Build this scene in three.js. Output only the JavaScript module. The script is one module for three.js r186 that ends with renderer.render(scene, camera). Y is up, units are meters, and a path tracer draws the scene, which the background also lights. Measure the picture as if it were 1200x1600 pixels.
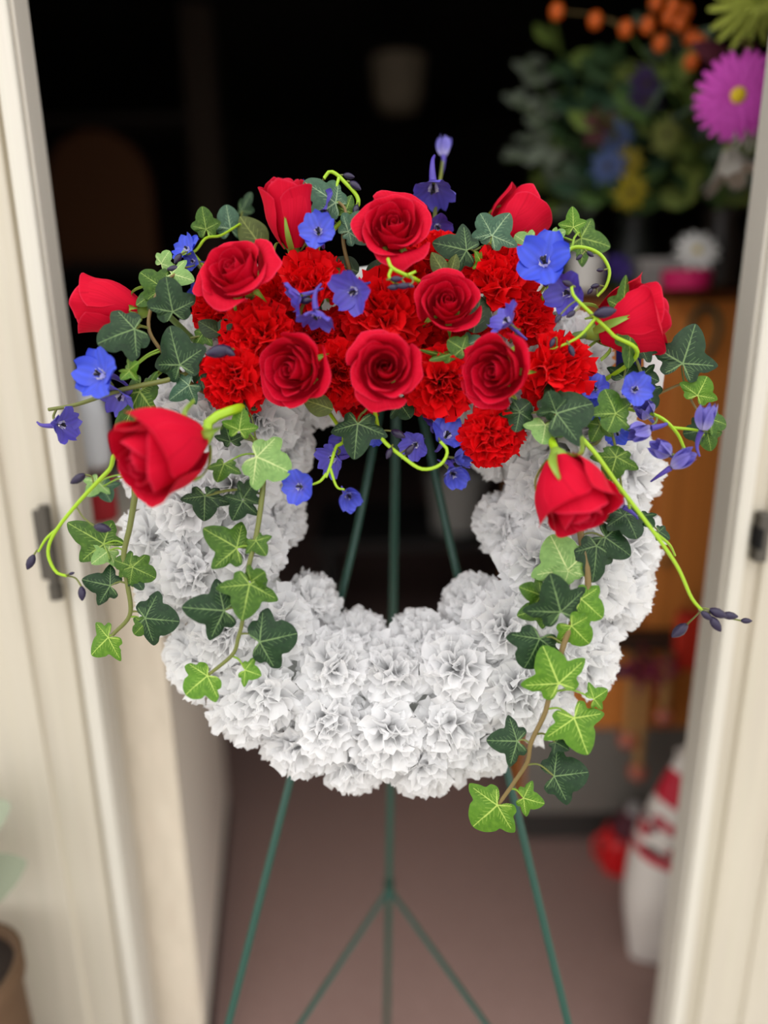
import * as THREE from 'three';
import { mergeGeometries } from 'three/addons/utils/BufferGeometryUtils.js';
import { RoundedBoxGeometry } from 'three/addons/geometries/RoundedBoxGeometry.js';

// ------------------------------------------------------------------ camera, sky, exposure
const scene = new THREE.Scene();
const F = 1155, EYE = 1.4, PITCH = THREE.MathUtils.degToRad(16.3);
const camera = new THREE.PerspectiveCamera(2 * Math.atan(800 / F) * 180 / Math.PI, 0.75, 0.05, 60);
camera.rotation.order = 'YXZ';
camera.position.set(0, EYE, 0);
camera.rotation.x = -PITCH; camera.rotation.z = THREE.MathUtils.degToRad(-0.68);
camera.focus = 0.75; camera.userData.fStop = 0.9;
camera.updateMatrixWorld(true);
const renderer = new THREE.WebGLRenderer({ antialias: true });
renderer.toneMapping = THREE.LinearToneMapping;
renderer.toneMappingExposure = 1.92;
renderer.shadowMap.enabled = true;
{ // overcast sky, brighter overhead, the same all round
  const W = 64, H = 32, data = new Float32Array(W * H * 4);
  for (let y = 0; y < H; y++) for (let x = 0; x < W; x++) {
    const up = Math.sin(((y + 0.5) / H - 0.5) * Math.PI), k = 0.72 + 0.5 * Math.max(0, up), o = (y * W + x) * 4;
    data[o] = k * 1.0; data[o + 1] = k * 0.985; data[o + 2] = k * 0.985; data[o + 3] = 1;
  }
  const t = new THREE.DataTexture(data, W, H, THREE.RGBAFormat, THREE.FloatType);
  t.mapping = THREE.EquirectangularReflectionMapping; t.magFilter = THREE.LinearFilter; t.minFilter = THREE.LinearFilter; t.needsUpdate = true;
  scene.background = t; scene.environment = t;
}

// ------------------------------------------------------------------ helpers
let seed = 20240;
const rnd = () => { seed = (seed + 0x6d2b79f5) | 0; let t = Math.imul(seed ^ (seed >>> 15), 1 | seed); t = (t + Math.imul(t ^ (t >>> 7), 61 | t)) ^ t; return ((t ^ (t >>> 14)) >>> 0) / 4294967296; };
const rr = (a, b) => a + (b - a) * rnd();
const V = (x, y, z) => new THREE.Vector3(x, y, z);
const lerp = THREE.MathUtils.lerp, clamp = THREE.MathUtils.clamp, sstep = THREE.MathUtils.smoothstep;
const P = (px, py, d) => V((px - 600) / F * d, -(py - 800) / F * d, -d).applyMatrix4(camera.matrixWorld); // a point seen at a pixel, d metres deep
const onZ = (px, py, z) => { const o = camera.position, d = P(px, py, 1).sub(o); return o.clone().addScaledVector(d, (z - o.z) / d.z); }; // the point on a plane z seen at a pixel
const dirC = (x, y, z) => V(x, y, z).normalize().applyQuaternion(camera.quaternion);
const used = new Map();
function numbered(n) { const k = used.get(n) ?? 0; used.set(n, k + 1); return k ? n + '_' + String(k).padStart(3, '0') : n; }
function tag(o, label, category, group, kind) {
  if (label) o.userData.label = label; if (category) o.userData.category = category;
  if (group) o.userData.group = group; if (kind) o.userData.kind = kind; return o;
}
function thing(name, label, category, group, pos = V(0, 0, 0)) {
  const o = new THREE.Group(); o.name = numbered(name); o.position.copy(pos); scene.add(o); return tag(o, label, category, group);
}
function part(name, geo, mat, parent, label) {
  const m = new THREE.Mesh(geo, mat); m.name = parent === scene ? numbered(name) : name; m.castShadow = m.receiveShadow = true; parent.add(m);
  if (label) m.userData.label = label; return m;
}
function struct(name, geo, mat) { const m = part(name, geo, mat, scene); m.userData.kind = 'structure'; return m; }
const box = (w, h, d, x = 0, y = 0, z = 0, r = 0.003) => new RoundedBoxGeometry(w, h, d, 2, Math.min(r, w / 2.1, h / 2.1, d / 2.1)).translate(x, y, z);
const span = (x0, x1, y0, y1, z0, z1, r) => box(Math.abs(x1 - x0), Math.abs(y1 - y0), Math.abs(z1 - z0), (x0 + x1) / 2, (y0 + y1) / 2, (z0 + z1) / 2, r);
function grid(nu, nv, f, uvf) { // f(u in -1..1, v in 0..1) -> Vector3
  const pos = [], uv = [], idx = [];
  for (let j = 0; j <= nv; j++) for (let i = 0; i <= nu; i++) {
    const u = i / nu * 2 - 1, v = j / nv, p = f(u, v, i, j); pos.push(p.x, p.y, p.z); uv.push((u + 1) / 2, v);
  }
  for (let j = 0; j < nv; j++) for (let i = 0; i < nu; i++) { const a = j * (nu + 1) + i, b = a + nu + 1; idx.push(a, a + 1, b, a + 1, b + 1, b); }
  const g = new THREE.BufferGeometry(); g.setAttribute('position', new THREE.Float32BufferAttribute(pos, 3)); g.setAttribute('uv', new THREE.Float32BufferAttribute(uv, 2));
  g.setIndex(idx); g.computeVertexNormals(); return g;
}
function tube(pts, r0, r1 = r0, n = 0, sides = 7) { // a tapering tube with closed ends
  const c = new THREE.CatmullRomCurve3(pts, false, 'catmullrom', 0.5); n = n || Math.max(4, pts.length * 5);
  const fr = c.computeFrenetFrames(n, false), pos = [], idx = [], uv = [];
  for (let i = 0; i <= n; i++) {
    const p = c.getPointAt(i / n), r = lerp(r0, r1, i / n);
    for (let k = 0; k <= sides; k++) {
      const a = k / sides * Math.PI * 2, q = p.clone().addScaledVector(fr.normals[i], Math.cos(a) * r).addScaledVector(fr.binormals[i], Math.sin(a) * r);
      pos.push(q.x, q.y, q.z); uv.push(k / sides, i / n);
    }
  }
  for (let i = 0; i < n; i++) for (let k = 0; k < sides; k++) { const a = i * (sides + 1) + k, b = a + sides + 1; idx.push(a, b, a + 1, a + 1, b, b + 1); }
  for (const e of [0, n]) { const p = c.getPointAt(e / n), m = pos.length / 3; pos.push(p.x, p.y, p.z); uv.push(0, 0); for (let k = 0; k < sides; k++) { const a = e * (sides + 1) + k; e ? idx.push(m, a, a + 1) : idx.push(m, a + 1, a); } }
  const g = new THREE.BufferGeometry(); g.setAttribute('position', new THREE.Float32BufferAttribute(pos, 3)); g.setAttribute('uv', new THREE.Float32BufferAttribute(uv, 2)); g.setIndex(idx); g.computeVertexNormals(); return g;
}
const lathe = (pts, n = 20) => new THREE.LatheGeometry(pts.map(([x, y]) => new THREE.Vector2(x, y)), n);
const aim = (o, dir, spin = 0) => { o.quaternion.setFromUnitVectors(V(0, 1, 0), dir.clone().normalize()); if (spin) o.rotateY(spin); return o; };
const std = (hex, rough = 0.6, extra = {}) => new THREE.MeshStandardMaterial({ color: hex, roughness: rough, side: THREE.DoubleSide, ...extra });
const phy = (hex, rough = 0.6, extra = {}) => new THREE.MeshPhysicalMaterial({ color: hex, roughness: rough, side: THREE.DoubleSide, ...extra });
function canvasTex(w, h, draw) {
  const c = document.createElement('canvas'); c.width = w; c.height = h; draw(c.getContext('2d'), w, h);
  const t = new THREE.CanvasTexture(c); t.colorSpace = THREE.SRGBColorSpace; t.wrapS = t.wrapT = THREE.RepeatWrapping; return t;
}
function noiseTex(w, h, base, spread, blobs, size) { // mottled paint, wood end or carpet
  return canvasTex(w, h, (g) => {
    g.fillStyle = `rgb(${base})`; g.fillRect(0, 0, w, h);
    for (let i = 0; i < blobs; i++) { const s = rr(-spread, spread), r = rr(size * 0.3, size); g.fillStyle = `rgba(${base.map((c) => clamp(c + s, 0, 255) | 0)},0.35)`; g.beginPath(); g.ellipse(rnd() * w, rnd() * h, r, r * rr(0.4, 1), rnd() * 3, 0, 7); g.fill(); }
  });
}

// ------------------------------------------------------------------ materials
const roseTex = canvasTex(128, 128, (g, w, h) => { // crimson petal, paler along its rim, faint veins
  g.fillStyle = 'rgb(207,6,44)'; g.fillRect(0, 0, w, h);
  for (let i = 0; i < 60; i++) { g.strokeStyle = `rgba(${rnd() < 0.5 ? '176,0,34' : '220,18,58'},0.25)`; g.lineWidth = rr(0.5, 2); const x = rnd() * w; g.beginPath(); g.moveTo(w / 2 + (x - w / 2) * 0.4, h); g.lineTo(x, 0); g.stroke(); }
  g.fillStyle = 'rgba(226,70,92,0.55)'; g.fillRect(0, 0, w, 2.5); g.fillStyle = 'rgba(214,40,66,0.4)'; g.fillRect(0, 2.5, w, 3); g.fillRect(0, 0, 2, h * 0.6); g.fillRect(w - 2, 0, 2, h * 0.6);
});
roseTex.wrapS = roseTex.wrapT = THREE.ClampToEdgeWrapping;
const M = {
  paint: std(0xffffff, 0.5, { map: noiseTex(256, 256, [208, 200, 182], 7, 260, 26) }),
  jamb: std(0xffffff, 0.42, { map: noiseTex(256, 256, [218, 213, 200], 5, 200, 26) }),
  tan: std(0xffffff, 0.55, { map: noiseTex(256, 512, [220, 208, 188], 12, 320, 22) }),
  doorface: std(0xf2eadb, 0.6),
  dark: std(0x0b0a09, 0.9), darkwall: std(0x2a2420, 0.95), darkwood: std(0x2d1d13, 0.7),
  rubber: std(0x0c0b0a, 0.8),
  metal: std(0x5f5b54, 0.45, { metalness: 0.7 }),
  carpet: std(0xffffff, 0.98, { map: noiseTex(512, 512, [150, 122, 113], 18, 9000, 3) }),
  concrete: std(0xb9b3aa, 0.95),
  easel: phy(0x0c4538, 0.38, { clearcoat: 0.3 }),
  foam: std(0xd5d8d2, 0.95),
  white: phy(0xffffff, 0.8, { transmission: 0.5, specularIntensity: 0.3 }),
  carRed: phy(0xf00512, 0.75, { transmission: 0.22, specularIntensity: 0.25 }),
  rose: phy(0xffffff, 0.7, { map: roseTex, specularIntensity: 0.22, transmission: 0.12 }),
  stem: std(0x7ea327, 0.45), lime: phy(0x9cc41d, 0.4), olive: std(0x6d7434, 0.5), brown: std(0x7a6638, 0.55), calyx: std(0x5f7d3a, 0.55), sepal: std(0x86a63c, 0.5),
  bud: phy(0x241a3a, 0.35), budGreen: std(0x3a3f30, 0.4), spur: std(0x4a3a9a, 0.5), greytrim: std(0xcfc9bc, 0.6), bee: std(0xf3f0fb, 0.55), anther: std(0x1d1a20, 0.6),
  blue: phy(0xffffff, 0.5, { vertexColors: true, transmission: 0.2 }),
};
M.carpet.map.repeat.set(4, 4);
M.tan.map.repeat.set(1, 1);

// ------------------------------------------------------------------ the setting: doorway, room, ground
{
  const H = 2.4;
  struct('ground', span(-12, 12, -0.2, 0, -0.93, 14, 0.001), M.concrete);
  const floor = struct('floor', new THREE.BoxGeometry(5.4, 0.2, 5.6).translate(0, -0.1, -0.93 - 2.8), M.carpet);
  struct('wall_front_left', span(-6, -0.50, 0, 2.9, -0.985, -1.10, 0.001), M.paint);
  struct('wall_front_right', span(0.56, 6, 0, 2.9, -0.985, -1.10, 0.001), M.paint);
  struct('wall_front_top', span(-0.5, 0.56, H, 2.9, -0.985, -1.10, 0.001), M.paint);
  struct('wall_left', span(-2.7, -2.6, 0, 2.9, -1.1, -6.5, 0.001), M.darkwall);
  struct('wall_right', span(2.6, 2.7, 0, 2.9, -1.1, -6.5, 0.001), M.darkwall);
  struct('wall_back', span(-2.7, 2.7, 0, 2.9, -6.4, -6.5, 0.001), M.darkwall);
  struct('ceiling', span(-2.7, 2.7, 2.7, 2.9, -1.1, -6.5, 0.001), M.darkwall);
  // door lining: the bright front edge and the grey side of the opening
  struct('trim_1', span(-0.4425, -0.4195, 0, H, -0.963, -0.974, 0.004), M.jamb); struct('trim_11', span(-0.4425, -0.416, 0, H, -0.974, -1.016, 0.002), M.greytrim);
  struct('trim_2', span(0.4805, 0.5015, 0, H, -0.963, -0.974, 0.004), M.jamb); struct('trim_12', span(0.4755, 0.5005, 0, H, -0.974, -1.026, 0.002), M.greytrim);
  struct('trim_3', span(-0.4425, 0.5005, H, H + 0.02, -0.963, -1.01, 0.004), M.jamb);
  // casing boards with a raised outer band
  struct('trim_4', span(-0.525, -0.451, 0, H + 0.08, -0.970, -0.99, 0.004), M.paint);
  struct('trim_5', span(-0.65, -0.512, 0, H + 0.08, -0.962, -0.99, 0.004), M.paint);
  struct('trim_6', span(0.529, 0.612, 0, H + 0.08, -0.970, -0.99, 0.004), M.paint);
  struct('trim_7', span(0.60, 0.74, 0, H + 0.08, -0.962, -0.99, 0.004), M.paint);
  struct('trim_8', span(-0.5, 0.56, H + 0.02, H + 0.1, -0.966, -0.99, 0.004), M.paint);
  struct('trim_9', span(-0.52, -0.43, 0, H, -0.98, -1.02, 0.002), M.paint);
  struct('trim_10', span(0.495, 0.565, 0, H, -0.98, -1.02, 0.002), M.paint);
  // lower half of a split door, swung inwards
  const door = thing('door_1', 'cream lower half door standing open against the inside', null, null, V(-0.346, 0, -1.05)); door.userData.kind = 'structure';
  const ang = Math.atan2(0.098, 0.70), L = 0.72, T = 0.10, top = 1.035;
  const inner = new THREE.Matrix4().makeRotationY(ang);
  const at = (g) => g.applyMatrix4(inner);
  part('door_slab', at(span(-T, 0, 0.055, top, -0.004, -L, 0.003)), M.doorface, door, 'shaded inner face of the half door');
  part('door_edge', at(span(-T - 0.001, 0.001, 0.055, top + 0.001, 0.004, -0.006, 0.003)), M.tan, door, 'tan mottled edge of the half door');
  part('door_sweep', at(span(-T + 0.01, 0.004, 0.004, 0.06, 0, -L, 0.002)), M.rubber, door, 'black sweep along the bottom of the door');
  part('door_shelf', at(span(-T - 0.05, 0.002, top, top + 0.02, 0.0, -L, 0.004)), M.paint, door);
}
// hinge and strike plate on the door lining
{
  const h = thing('door_hinge', 'grey metal hinge on the left door casing beside the half door', 'hinge', null, onZ(78, 850, -0.958));
  part('leaf_plate', box(0.022, 0.10, 0.008, -0.004, 0, 0.004, 0.002), M.metal, h);
  part('knuckle', new THREE.CylinderGeometry(0.0075, 0.0075, 0.125, 14).translate(0.004, -0.005, 0.01), M.metal, h);
  part('knuckle', new THREE.CylinderGeometry(0.0095, 0.0095, 0.02, 14).translate(0.004, -0.066, 0.01), M.metal, h);
  const s = thing('strike_plate', 'grey metal strike plate let into the right door casing', 'strike plate', null, V(0.5195, 1.075, -0.968));
  part('plate', box(0.016, 0.07, 0.02, 0, 0, 0, 0.002), M.metal, s);
  part('lip', box(0.006, 0.03, 0.026, -0.006, 0, 0.002, 0.002), M.dark, s);
}

// ------------------------------------------------------------------ wire easel
const RC = P(611, 790, 0.845), RA = 271 * 0.845 / F, RB = 300 * 0.845 / F;   // ring centre and half axes, in the picture plane of the leaning wreath
const wreathQ = camera.quaternion.clone();
const toRing = (w) => w.clone().sub(RC).applyQuaternion(wreathQ.clone().invert());
const fromRing = (x, y, z) => V(x, y, z).applyQuaternion(wreathQ).add(RC);
const ringNear = (w, depth = 0) => { const l = toRing(w), a = Math.atan2(l.y / RB, l.x / RA); return fromRing(Math.cos(a) * RA, Math.sin(a) * RB, depth); };
{
  const D = 0.90, apex = P(622, 470, D), e = thing('easel', 'dark green wire tripod easel holding up the white wreath', 'easel', null, V(apex.x, 0, apex.z));
  const loc = (p) => p.clone().sub(e.position);
  const footOn = (a, b) => { const k = a.y / (a.y - b.y); return a.clone().lerp(b, k); };
  const legs = [[[585, 690], [540, 905], [455, 1215], [357, 1600]], [[680, 740], [717, 905], [789, 1190], [888, 1600]]];
  const feet = [];
  for (const l of legs) {
    const pts = [apex, ...l.map(([x, y]) => P(x, y, D))], f = footOn(pts[3], pts[4]); f.y = 0.006; feet.push([pts[3], f]);
    part('leg', tube([...pts, f].map(loc), 0.0052, 0.0048, 40), M.easel, e);
    part('foot', new THREE.SphereGeometry(0.009, 14, 10).translate(...loc(f).setY(0.009).toArray()), M.rubber, e);
  }
  const joint = V(0.001, 0.453, -1.005), rear = V(-0.008, 0.006, -1.05);
  part('rear_leg', tube([apex, apex.clone().lerp(joint, 0.5), joint, rear].map(loc), 0.0055, 0.0055, 30), M.easel, e);
  part('foot', new THREE.SphereGeometry(0.009, 14, 10).translate(...loc(rear).setY(0.009).toArray()), M.rubber, e);
  part('collar', tube([joint.clone().add(V(0, 0.016, 0)), joint.clone().add(V(0, -0.016, 0))].map(loc), 0.0085, 0.0085, 3, 10), M.easel, e);
  feet.forEach(([a, f], i) => {
    const hit = a.clone().lerp(f, clamp((a.y - 0.34) / a.y, 0, 1));
    part('brace', tube([joint, hit].map(loc), 0.0042, 0.0042, 6), M.easel, e);
  });
  part('apex_clamp', box(0.05, 0.03, 0.03, 0, 0, 0, 0.006).applyQuaternion(wreathQ).translate(...loc(apex).toArray()), M.easel, e);
  for (const x of [-0.1, 0.1]) part('hook', tube([fromRing(x, -RB - 0.062 - 0.004, -0.055), fromRing(x, -RB - 0.070, -0.01), fromRing(x, -RB - 0.05, 0.03)].map(loc), 0.003, 0.003, 10), M.easel, e);
}

// ------------------------------------------------------------------ foam ring
{
  const g = new THREE.TorusGeometry(RA, 0.05, 18, 72); const p = g.attributes.position;
  for (let i = 0; i < p.count; i++) { p.setY(i, p.getY(i) * (RB / RA)); p.setZ(i, p.getZ(i) * 0.72); }
  g.computeVertexNormals();
  const w = thing('wreath_base', 'pale foam ring hidden under the white carnations on the easel', 'wreath base', null, RC); w.quaternion.copy(wreathQ);
  part('foam_ring', g, M.foam, w);
  const back = new THREE.TorusGeometry(RA, 0.012, 10, 72); const q = back.attributes.position;
  for (let i = 0; i < q.count; i++) q.setY(i, q.getY(i) * (RB / RA)); part('backing_ring', back.translate(0, 0, -0.036), M.dark, w);
}

// ------------------------------------------------------------------ carnations
function carnationPetal(elev, L, W, A, k) {
  const nu = 20, nv = 7, p1 = rr(0, 6), p2 = rr(0, 6), k2 = k * rr(1.9, 2.6), teeth = [], e1 = THREE.MathUtils.degToRad(elev), e0 = THREE.MathUtils.degToRad(84), side = rr(-0.25, 0.25);
  for (let i = 0; i <= nu; i++) teeth.push((i % 2 ? 0.022 : -0.022) + rr(-0.02, 0.02));
  return grid(nu, nv, (u, v, i, j) => {
    const len = L * (1 - 0.16 * u * u + (j === nv ? teeth[i] : j === nv - 1 ? teeth[i] * 0.3 : 0)), phi = (t) => lerp(e0, e1, sstep(t, 0.12, 0.72));
    let r = 0.002, y = 0; const n = 12; for (let s = 0; s < n; s++) { const f = phi((s + 0.5) / n * v); r += Math.cos(f) * len * v / n; y += Math.sin(f) * len * v / n; }
    const f = phi(v), am = A * Math.pow(v, 1.7), d = am * (0.62 * Math.sin(k * u + p1) + 0.38 * Math.sin(k2 * u + p2) + side * u * 1.5);
    const wd = W * (0.1 + 0.9 * sstep(v, 0.12, 0.85)) / 2, x = u * wd + am * 0.35 * Math.cos(k2 * u + p1);
    return V(x, y + Math.cos(f) * d, r - Math.sin(f) * d);
  });
}
const rings = [[-8, 9, 0.043, 0.043], [18, 9, 0.044, 0.041], [42, 8, 0.044, 0.039], [64, 6, 0.0435, 0.036], [84, 4, 0.0425, 0.032]];
const petalSets = [[rings, 0.0078, 3.6, 6.2], [rings.map(([e, n, L, W]) => [e, n, L, W * 0.86]), 0.0085, 4.4, 7.0]].map(([rs, A, k0, k1]) => rs.map(([e, n, L, W]) => Array.from({ length: 5 }, () => carnationPetal(e + rr(-5, 5), L * rr(0.95, 1.04), W, A, rr(k0, k1)))));
const calyxGeo = lathe([[0, -0.03], [0.003, -0.03], [0.0035, -0.012], [0.0075, -0.006], [0.008, 0.006], [0.005, 0.012], [0, 0.012]], 12);
const deep = std(0x9a0410, 0.6);
function carnation(mat, petalGeo) {
  const g = new THREE.Group();
  part('calyx', calyxGeo, M.calyx, g);
  rings.forEach(([e, n], ri) => {
    const off = rr(0, 6);
    for (let i = 0; i < n; i++) {
      const p = part('petal', petalGeo[ri][Math.floor(rnd() * 5)], mat, g);
      p.rotation.order = 'YXZ'; p.rotation.y = off + i / n * Math.PI * 2 + rr(-0.22, 0.22); p.rotation.x = rr(-0.14, 0.14); p.rotation.z = rr(-0.12, 0.12); p.scale.setScalar(rr(0.92, 1.08));
    }
  });
  return g;
}
const whiteProtos = [0, 1, 2, 3].map(() => carnation(M.white, petalSets[0])), redProtos = [0, 1, 2].map(() => carnation(M.carRed, petalSets[1]));
function clock(a) { // words for an angle measured clockwise from the top
  const q = Math.round(((a / (2 * Math.PI)) % 1 + 1) % 1 * 48) % 48, names = ['twelve', 'one', 'two', 'three', 'four', 'five', 'six', 'seven', 'eight', 'nine', 'ten', 'eleven'], h = Math.floor(q / 4);
  return [names[h] + " o'clock", 'quarter past ' + names[h], 'half past ' + names[h], 'quarter to ' + names[(h + 1) % 12]][q % 4];
}
{
  const rows = [[-74, 11, 'inner rim'], [-28, 15, 'inner front row'], [18, 20, 'outer front row'], [64, 24, 'outer rim']];
  let k = 0;
  rows.forEach(([psi, n, where], ri) => {
    for (let i = 0; i < n; i++) {
      const a = (i + (ri % 2 ? 0.5 : 0) + rr(-0.1, 0.1)) / n * Math.PI * 2, hidden = Math.cos(a) > [1.1, 0.8, 0.74, 0.84][ri];   // the top lies under the red flowers
      if (hidden) continue;
      const ps = THREE.MathUtils.degToRad(psi + rr(-6, 6)), sx = Math.sin(a), cy = Math.cos(a), out = V(sx / RA, cy / RB, 0).normalize();
      const base = V(sx * RA, cy * RB, 0).addScaledVector(out, Math.sin(ps) * 0.052).add(V(0, 0, Math.cos(ps) * 0.036));
      const dir = out.clone().multiplyScalar(Math.sin(ps)).add(V(rr(-0.14, 0.14), rr(-0.14, 0.14), Math.cos(ps) * 0.9)).normalize();
      const o = whiteProtos[k++ % 4].clone(); o.name = numbered('white_carnation'); scene.add(o);
      o.position.copy(fromRing(base.x, base.y, base.z)); aim(o, dir.applyQuaternion(wreathQ), rr(0, 6.28)); o.scale.setScalar(rr(1.2, 1.36) * (ri === 0 ? 0.86 : 1));
      tag(o, `white ruffled carnation on the wreath's ${where}, at ${clock(a)}`, 'carnation', 'white carnations of the wreath');
    }
  });
}
// red carnations: pixel, diameter, depth of the head, facing, label
for (const [x, y, s, d, f, label] of [
  [487, 437, 112, 0.745, [-0.1, 0.5, 1], 'red carnation below the blue blossom and upright rose, behind the violet spurs'],
  [400, 522, 118, 0.735, [-0.3, 0.1, 1], 'dark red carnation just below the large upper left rose'],
  [362, 592, 118, 0.735, [-0.5, -0.3, 1], 'lowest left red carnation, above the lime stem of the big hanging rose'],
  [604, 490, 145, 0.745, [0, 0.2, 1], 'wide red carnation above the central open rose'],
  [528, 585, 112, 0.745, [0, -0.4, 1], 'red carnation wedged between the two lower left-hand roses'],
  [690, 598, 122, 0.735, [0.1, -0.3, 1], 'deep red carnation between the central rose and the narrow rose right of it'],
  [766, 684, 108, 0.735, [0.2, -0.6, 1], 'lowest red carnation of all, below the narrow rose'],
  [870, 583, 128, 0.74, [0.5, -0.2, 1], 'bright red carnation at the right end of the red flowers, touching white carnations'],
  [785, 437, 125, 0.755, [0.3, 0.5, 1], 'bright red carnation below the pale ivy leaf and right of a round rose'],
  [825, 497, 95, 0.76, [0.5, 0.1, 1], 'red carnation partly hidden behind the blue spur above the narrow rose'],
  [686, 397, 85, 0.775, [0.3, 0.6, 1], 'small red carnation right of the topmost rose, behind olive leaflets'],
  [338, 482, 88, 0.76, [-0.6, 0.1, 1], 'small red carnation tucked under the upper left rose beside ivy'],
  [735, 535, 95, 0.775, [0.1, 0, 1], 'red carnation glimpsed in shade between round rose and narrow rose'],
  [435, 470, 95, 0.78, [-0.1, 0.3, 1], 'red carnation glimpsed behind the right edge of the upper left rose'],
  [548, 512, 92, 0.772, [0, 0.1, 1], 'red carnation glimpsed in shade between violet blossoms and the central rose'],
  [632, 425, 92, 0.775, [0.1, 0.4, 1], 'red carnation glimpsed behind the black buds under the topmost rose'],
  [655, 530, 84, 0.775, [0.1, 0, 1], 'red carnation glimpsed in shade right above the central open rose'],
  [490, 522, 88, 0.768, [-0.1, 0, 1], 'red carnation glimpsed under the two violet blossoms with long spurs'],
  [560, 640, 60, 0.79, [0, -0.6, 1], 'red carnation glimpsed under the central rose at the edge of the hole'],
]) {
  const o = redProtos[Math.floor(rnd() * 3)].clone(); o.name = numbered('red_carnation'); scene.add(o);
  const dir = dirC(...f), sc = s * 1.27 * d / F / 0.084; o.scale.setScalar(sc);
  o.position.copy(P(x, y, d).addScaledVector(dir, -0.022 * sc)); aim(o, dir, rr(0, 6.28));
  tag(o, label, 'carnation', 'red carnations across the top of the wreath');
  const inv = new THREE.Matrix4().compose(o.position, o.quaternion, o.scale).invert(), end = ringNear(o.position).applyMatrix4(inv);
  part('stem', tube([V(0, -0.02, 0), V(0, -0.03, 0).lerp(end, 0.3), end], 0.0022, 0.0022, 8), M.calyx, o);
}

// ------------------------------------------------------------------ leaves
const ivyHalf = [[0.03, -0.06], [0.13, -0.24], [0.3, -0.36], [0.47, -0.27], [0.51, -0.1], [0.66, 0.0], [0.84, 0.2], [0.7, 0.37], [0.5, 0.44], [0.47, 0.6], [0.31, 0.84], [0.12, 0.97]];
const ivyHalf2 = [[0.03, -0.06], [0.17, -0.22], [0.38, -0.27], [0.54, -0.12], [0.54, 0.04], [0.72, 0.14], [0.78, 0.36], [0.6, 0.46], [0.43, 0.5], [0.42, 0.68], [0.26, 0.9], [0.1, 0.98]];
const ivyHalf3 = [[0.03, -0.05], [0.12, -0.22], [0.28, -0.34], [0.43, -0.25], [0.43, -0.07], [0.6, 0.0], [0.8, 0.24], [0.62, 0.35], [0.4, 0.4], [0.37, 0.56], [0.23, 0.82], [0.09, 0.96]];
const roseHalf = [[0.04, 0.0], [0.2, 0.08], [0.33, 0.25], [0.38, 0.42], [0.34, 0.6], [0.24, 0.78], [0.12, 0.92]];
function leafGeo(half, fold, droop) {
  const pts = [...half.map(([x, y]) => V(x, y, 0)), V(0, 1, 0), ...half.slice().reverse().map(([x, y]) => V(-x, y, 0))];
  const out = new THREE.CatmullRomCurve3(pts, true, 'catmullrom', 0.45).getPoints(pts.length * 3), n = out.length - 1, ss = [0.3, 0.62, 0.85, 1];
  const veins = [90, 28, 152, -42, 222].map((a) => a * Math.PI / 180), c = half === roseHalf ? V(0, 0.35, 0) : V(0, 0.06, 0), tilt = rr(-0.1, 0.1);
  const lift = (x, y) => {
    const r = Math.hypot(x, y), a = Math.atan2(y, x); let near = 9; for (const w of veins) { let d = Math.abs(a - w); if (d > Math.PI) d = 2 * Math.PI - d; near = Math.min(near, d); }
    return -fold * Math.abs(x) - droop * r * r + 0.1 * r * Math.min(near, 0.45) + tilt * x * y;
  };
  const pos = [c.x, c.y, lift(c.x, c.y)], uv = [(c.x + 0.85) / 1.7, (c.y + 0.45) / 1.5], idx = [];
  for (const s of ss) for (let i = 0; i < n; i++) { const x = lerp(c.x, out[i].x, s), y = lerp(c.y, out[i].y, s); pos.push(x, y, lift(x, y)); uv.push((x + 0.85) / 1.7, (y + 0.45) / 1.5); }
  for (let i = 0; i < n; i++) { const k = (i + 1) % n; idx.push(0, 1 + i, 1 + k); for (let j = 0; j < ss.length - 1; j++) { const a = 1 + j * n + i, b = 1 + j * n + k; idx.push(a, a + n, b, b, a + n, b + n); } }
  const g = new THREE.BufferGeometry(); g.setAttribute('position', new THREE.Float32BufferAttribute(pos, 3)); g.setAttribute('uv', new THREE.Float32BufferAttribute(uv, 2)); g.setIndex(idx); g.computeVertexNormals(); return g;
}
function leafTex(base, vein, dark, rose) {
  return canvasTex(256, 256, (g, w, h) => {
    const X = (x) => (x + 0.85) / 1.7 * w, Y = (y) => h - (y + 0.45) / 1.5 * h;
    g.fillStyle = `rgb(${base})`; g.fillRect(0, 0, w, h);
    for (let i = 0; i < 500; i++) { const s = rr(-1, 1), r = rr(3, 16); g.fillStyle = s > 0 ? `rgba(${dark},0.13)` : `rgba(${vein},0.045)`; g.beginPath(); g.ellipse(rnd() * w, rnd() * h, r, r * 0.6, rnd() * 3, 0, 7); g.fill(); }
    const line = (x0, y0, x1, y1, lw, al) => { g.strokeStyle = `rgba(${vein},${al})`; g.lineWidth = lw; g.lineCap = 'round'; g.beginPath(); g.moveTo(X(x0), Y(y0)); g.quadraticCurveTo(X((x0 + x1) / 2 + rr(-0.02, 0.02)), Y((y0 + y1) / 2 + rr(-0.02, 0.02)), X(x1), Y(y1)); g.stroke(); };
    const mains = rose ? [[0, 1]] : [[0, 0.97], [0.68, 0.2], [-0.68, 0.2], [0.28, -0.28], [-0.28, -0.28]];
    for (const [tx, ty] of mains) {
      line(0, 0, tx, ty, 4, 0.85); line(0, 0, tx * 0.55, ty * 0.55, 5.6, 0.9);
      for (let i = 1; i < 6; i++) for (const sg of [-1, 1]) { const t = i / 6.5, l = (rose ? 0.34 : 0.26) * (1 - t * 0.75), a = Math.atan2(ty, tx) + sg * 0.75; line(tx * t, ty * t, tx * t + Math.cos(a) * l, ty * t + Math.sin(a) * l, 2.2, 0.62); }
    }
  });
}
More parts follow.
